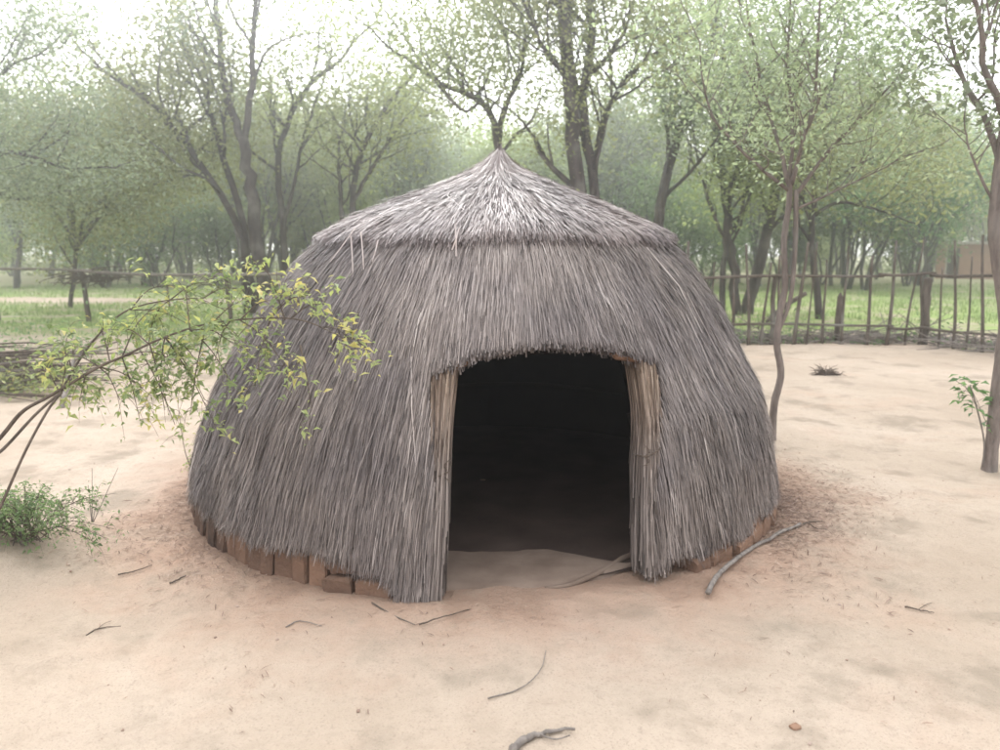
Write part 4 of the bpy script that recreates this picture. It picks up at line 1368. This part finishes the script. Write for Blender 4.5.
# ------------------------------------------------------------------ grass beyond the yard (nobody could count it)
n = 90000
x = RNG.uniform(-24, 27, n); y = 12.5 + 30 * RNG.random(n) ** 1.6
edge = y - (15.4 + .06 * np.maximum(x, 0)) - .6 * (x > 0) + (vnoise(x * .5, y * .5, 91) - .5) * 4
track = np.abs(y + .1 * x - 26.3)
ok = (np.abs(x) < .72 * y) & (edge > 0) & ~((track < 1.3) & (x < -5)) & (vnoise(x * .9, y * .9, 92) + .4 * vnoise(x * 3, y * 3, 97) > .5)
x, y = x[ok], y[ok]; n = len(x)
hgt = RNG.uniform(.04, .16, n) * (.6 + vnoise(x * .4, y * .4, 93))
a = RNG.uniform(0, 2 * pi, n); ln = RNG.uniform(.1, .8, n) * hgt
z = gz(x, y)
b = np.stack([x, y, z - .01], -1)
m_ = b + np.stack([np.cos(a) * ln * .35, np.sin(a) * ln * .35, hgt * .6], -1)
t_ = b + np.stack([np.cos(a) * ln, np.sin(a) * ln, hgt], -1)
mb = MB()
mb.ribbons(np.stack([b, m_, t_], 1), np.stack([np.full(n, .02), np.full(n, .016), np.full(n, .003)], 1), np.stack([-np.sin(a), np.cos(a), 0 * a], -1), np.clip(.35 + .3 * vnoise(x * .7, y * .7, 94) + RNG.normal(0, .15, n), 0, 1))
tag(mb.build('grass', M['grass']), 'short green grass beyond the fences', 'grass', kind='stuff')
# leafy weeds among the brush and under the fence
mb = MB()
n = 2600
x = RNG.uniform(1, 10, n); y = np.array([fence_xy(v) for v in x]) + np.abs(RNG.normal(.5, .45, n)); z = np.abs(RNG.normal(0, .2, n)) * (vnoise(x * 1.2, y * 1.2, 95) ** 2) * 2.0
mb.leaves(np.stack([x, y, z + .02], -1), RNG.uniform(.05, .11, n), np.clip(RNG.normal(.4, .2, n), 0, 1))
n = 2200
x = RNG.uniform(-11, -3, n); y = RNG.normal(12.5, 1.6, n); z = np.abs(RNG.normal(0, .25, n)) * (vnoise(x * .9, y * .9, 96) ** 2) * 2.2
mb.leaves(np.stack([x, y, z + .02], -1), RNG.uniform(.05, .11, n), np.clip(RNG.normal(.5, .2, n), 0, 1))
tag(mb.build('undergrowth', M['leaf_bush']), 'leafy weeds along the fence foot and behind the brush pile', 'weeds', kind='stuff')

# ------------------------------------------------------------------ litter and twigs on the sand
mb = MB()


def litter(x, y, L, wd, ti):
    n = len(x)
    a = RNG.uniform(0, 2 * pi, n); z = gz(x, y) + .004 + RNG.random(n) * .006
    d = np.stack([np.cos(a), np.sin(a), RNG.normal(0, .12, n)], -1) * L[:, None]
    c_ = np.stack([x, y, z], -1)
    P_ = np.stack([c_ - d / 2, c_ + np.stack([0 * a, 0 * a, L * .05], -1), c_ + d / 2], 1)
    mb.ribbons(P_, np.stack([wd * .5, wd, wd * .4], 1), np.stack([-np.sin(a), np.cos(a), RNG.normal(0, .2, n)], -1), ti)


n = 7000
th = np.concatenate([RNG.normal(radians(80), .28, n * 3 // 4), RNG.normal(radians(-68), .35, n - n * 3 // 4)])
rr = 1.9 + np.abs(RNG.normal(0, .3, n)) * (.5 + .9 * vnoise(th * 6, th * 0, 55))
litter(HX + rr * np.sin(th), HY - rr * np.cos(th), RNG.uniform(.012, .06, n), RNG.uniform(.0025, .006, n), np.clip(RNG.normal(.4, .25, n), 0, 1))
n = 600
litter(RNG.uniform(-4.5, 5.5, n), 2.0 + 9 * RNG.random(n) ** 1.4, RNG.uniform(.006, .03, n), RNG.uniform(.002, .006, n), np.clip(RNG.normal(.3, .2, n), 0, 1))
n = 700                                         # patches of bits
cx = RNG.uniform(-3, 4, 26); cy = RNG.uniform(2.3, 8, 26); q = RNG.integers(0, 26, n)
litter(cx[q] + RNG.normal(0, .22, n), cy[q] + RNG.normal(0, .13, n), RNG.uniform(.006, .035, n), RNG.uniform(.002, .006, n), np.clip(RNG.normal(.3, .2, n), 0, 1))
tag(mb.build('ground_litter', M['litter']), 'scattered straw bits and dead leaf scraps on the sand', 'litter', kind='stuff')

mb = MB()
n = 260
x = RNG.uniform(-3.5, 4.5, n); y = 2.0 + 6 * RNG.random(n) ** 1.3
for i in range(n):
    s = min(abs(rf.gauss(0, .003)) + .0015, .007)
    mb.box((x[i], y[i], G(x[i], y[i]) + s * .3), (s * 2, s * 1.6, s * 1.3), rf.uniform(0, 3), 0, rf.uniform(.4, 1), s * .6, .3)
tag(mb.build('pebbles', M['litter'], smooth=True), 'tiny pebbles and clods scattered on the sand', 'pebbles', kind='stuff')


def stick(name, label, cat, pp, r0, r1, mat, lift=.012, extra=()):
    mb = MB()
    P_ = []
    for (u, v) in pp:
        g_ = on_ground(u, v); g_ = on_ground(u, v, G(g_[0], g_[1])); P_.append(g_ + np.array([0, 0, lift]))
    n_ = 5 * len(P_)
    Q_ = smooth_line(P_, n_); Q_[:, 2] += RNG.normal(0, r0 * .25, n_)
    mb.tube(Q_, np.linspace(r0, r1, n_), 6, .5, rough=.25)
    for ee in extra:
        P2 = []
        for (u, v) in ee:
            g_ = on_ground(u, v); g_ = on_ground(u, v, G(g_[0], g_[1])); P2.append(g_ + np.array([0, 0, lift]))
        mb.tube(smooth_line(P2, 8), np.linspace(r1 * .9, r1 * .5, 8), 6, .5)
    return tag(mb.build(name, mat, smooth=True, origin=tuple(P_[0])), label, cat)


stick('fallen_branch', 'long curved bare branch lying on orange soil against the plinth', 'branch', [(708, 596), (718, 579), (737, 562), (764, 545), (800, 527)], .014, .009, M['dead'], .022)
stick('twig', 'thin straight twig slanting over the sand before the reed door jamb', 'twig', [(419, 626), (440, 619), (471, 610)], .0038, .002, M['twig'], .006)
stick('twig', 'thin twig lying against the slanting one under the reed door jamb', 'twig', [(372, 604), (392, 616), (415, 626)], .0038, .002, M['twig'], .006)
stick('weathered_stick', 'grey weathered stick with a dark forked tip nearest the camera', 'stick', [(512, 752), (528, 741), (545, 735), (575, 732)], .016, .004, M['dead'], .01, [[(540, 737), (555, 742), (570, 738)]])
stick('twig', 'short curved twig on pale sand below the bush', 'twig', [(286, 638 - 10), (300, 622), (322, 627)], .003, .0015, M['dead'], .005)
stick('twig', 'bent dark twig on sand in front of the low bush', 'twig', [(86, 637), (98, 630), (121, 627)], .0035, .0015, M['twig'], .006, [[(98, 630), (104, 625), (112, 622)]])
stick('twig', 'stubby dark twig lying near the plinth bricks', 'twig', [(170, 585), (178, 581), (186, 577)], .005, .003, M['twig'], .008)
stick('twig', 'long thin twig on sand between bush and plinth', 'twig', [(118, 576), (135, 572), (152, 566)], .004, .002, M['twig'], .006)
stick('twig', 'pale thin twig lying in the middle of the sand below the doorway', 'twig', [(488, 700), (520, 690), (540, 672), (546, 652)], .003, .0014, M['dead'], .006)
stick('twig', 'dark twig scrap on bare sand far from the hut side', 'twig', [(905, 608), (918, 611), (934, 614)], .0045, .002, M['twig'], .007, [[(918, 611), (926, 606), (932, 604)]])
stick('twig', 'dark grey twig piece at the tip of the litter patch', 'twig', [(795, 530), (808, 524), (822, 523)], .006, .003, M['twig'], .01, [[(808, 524), (816, 530), (826, 531)]])
mb = MB()
for (u, v, s) in ((795, 731, .018),):
    g_ = on_ground(u, v)
    mb.box((g_[0], g_[1], G(g_[0], g_[1]) + s * .25), (s * 1.9, s * 1.6, s), .4, 0, 1.0, .005, .3)
    tag(mb.build('stone', M['brick'], smooth=True, origin=(g_[0], g_[1], 0)), 'single small brown stone half sunk in pale sand', 'stone')

# ------------------------------------------------------------------ haze
k = NT('haze')
vs = k.n('ShaderNodeVolumeScatter')
vs.inputs['Color'].default_value = (.94, .975, 1, 1)
vs.inputs['Density'].default_value = .006
vs.inputs['Anisotropy'].default_value = .84  # strong forward scatter, added to stand in for lens glare over the treetops
k.l(vs.outputs[0], k.out.inputs['Volume'])
me = bpy.data.meshes.new('haze')
hx0, hx1, hy0, hy1, hz0, hz1 = -110, 110, -12, 135, -2, 26
vv = [(x, y, z) for z in (hz0, hz1) for y in (hy0, hy1) for x in (hx0, hx1)]
me.from_pydata(vv, [], [(0, 2, 3, 1), (4, 5, 7, 6), (0, 1, 5, 4), (2, 6, 7, 3), (0, 4, 6, 2), (1, 3, 7, 5)])
me.materials.append(k.m)
ho = bpy.data.objects.new('haze', me); COL.objects.link(ho)
ho.display_type = 'WIRE'
tag(ho, kind='structure')

# ------------------------------------------------------------------ render
sc.view_settings.view_transform = 'Standard'
sc.view_settings.look = 'None'
sc.view_settings.exposure = 0
cy = sc.cycles
cy.max_bounces = 6; cy.diffuse_bounces = 3; cy.glossy_bounces = 2; cy.transmission_bounces = 3; cy.transparent_max_bounces = 6; cy.volume_bounces = 1
cy.use_denoising = True
cy.sample_clamp_indirect = 4.0
cy.filter_width = 1.6
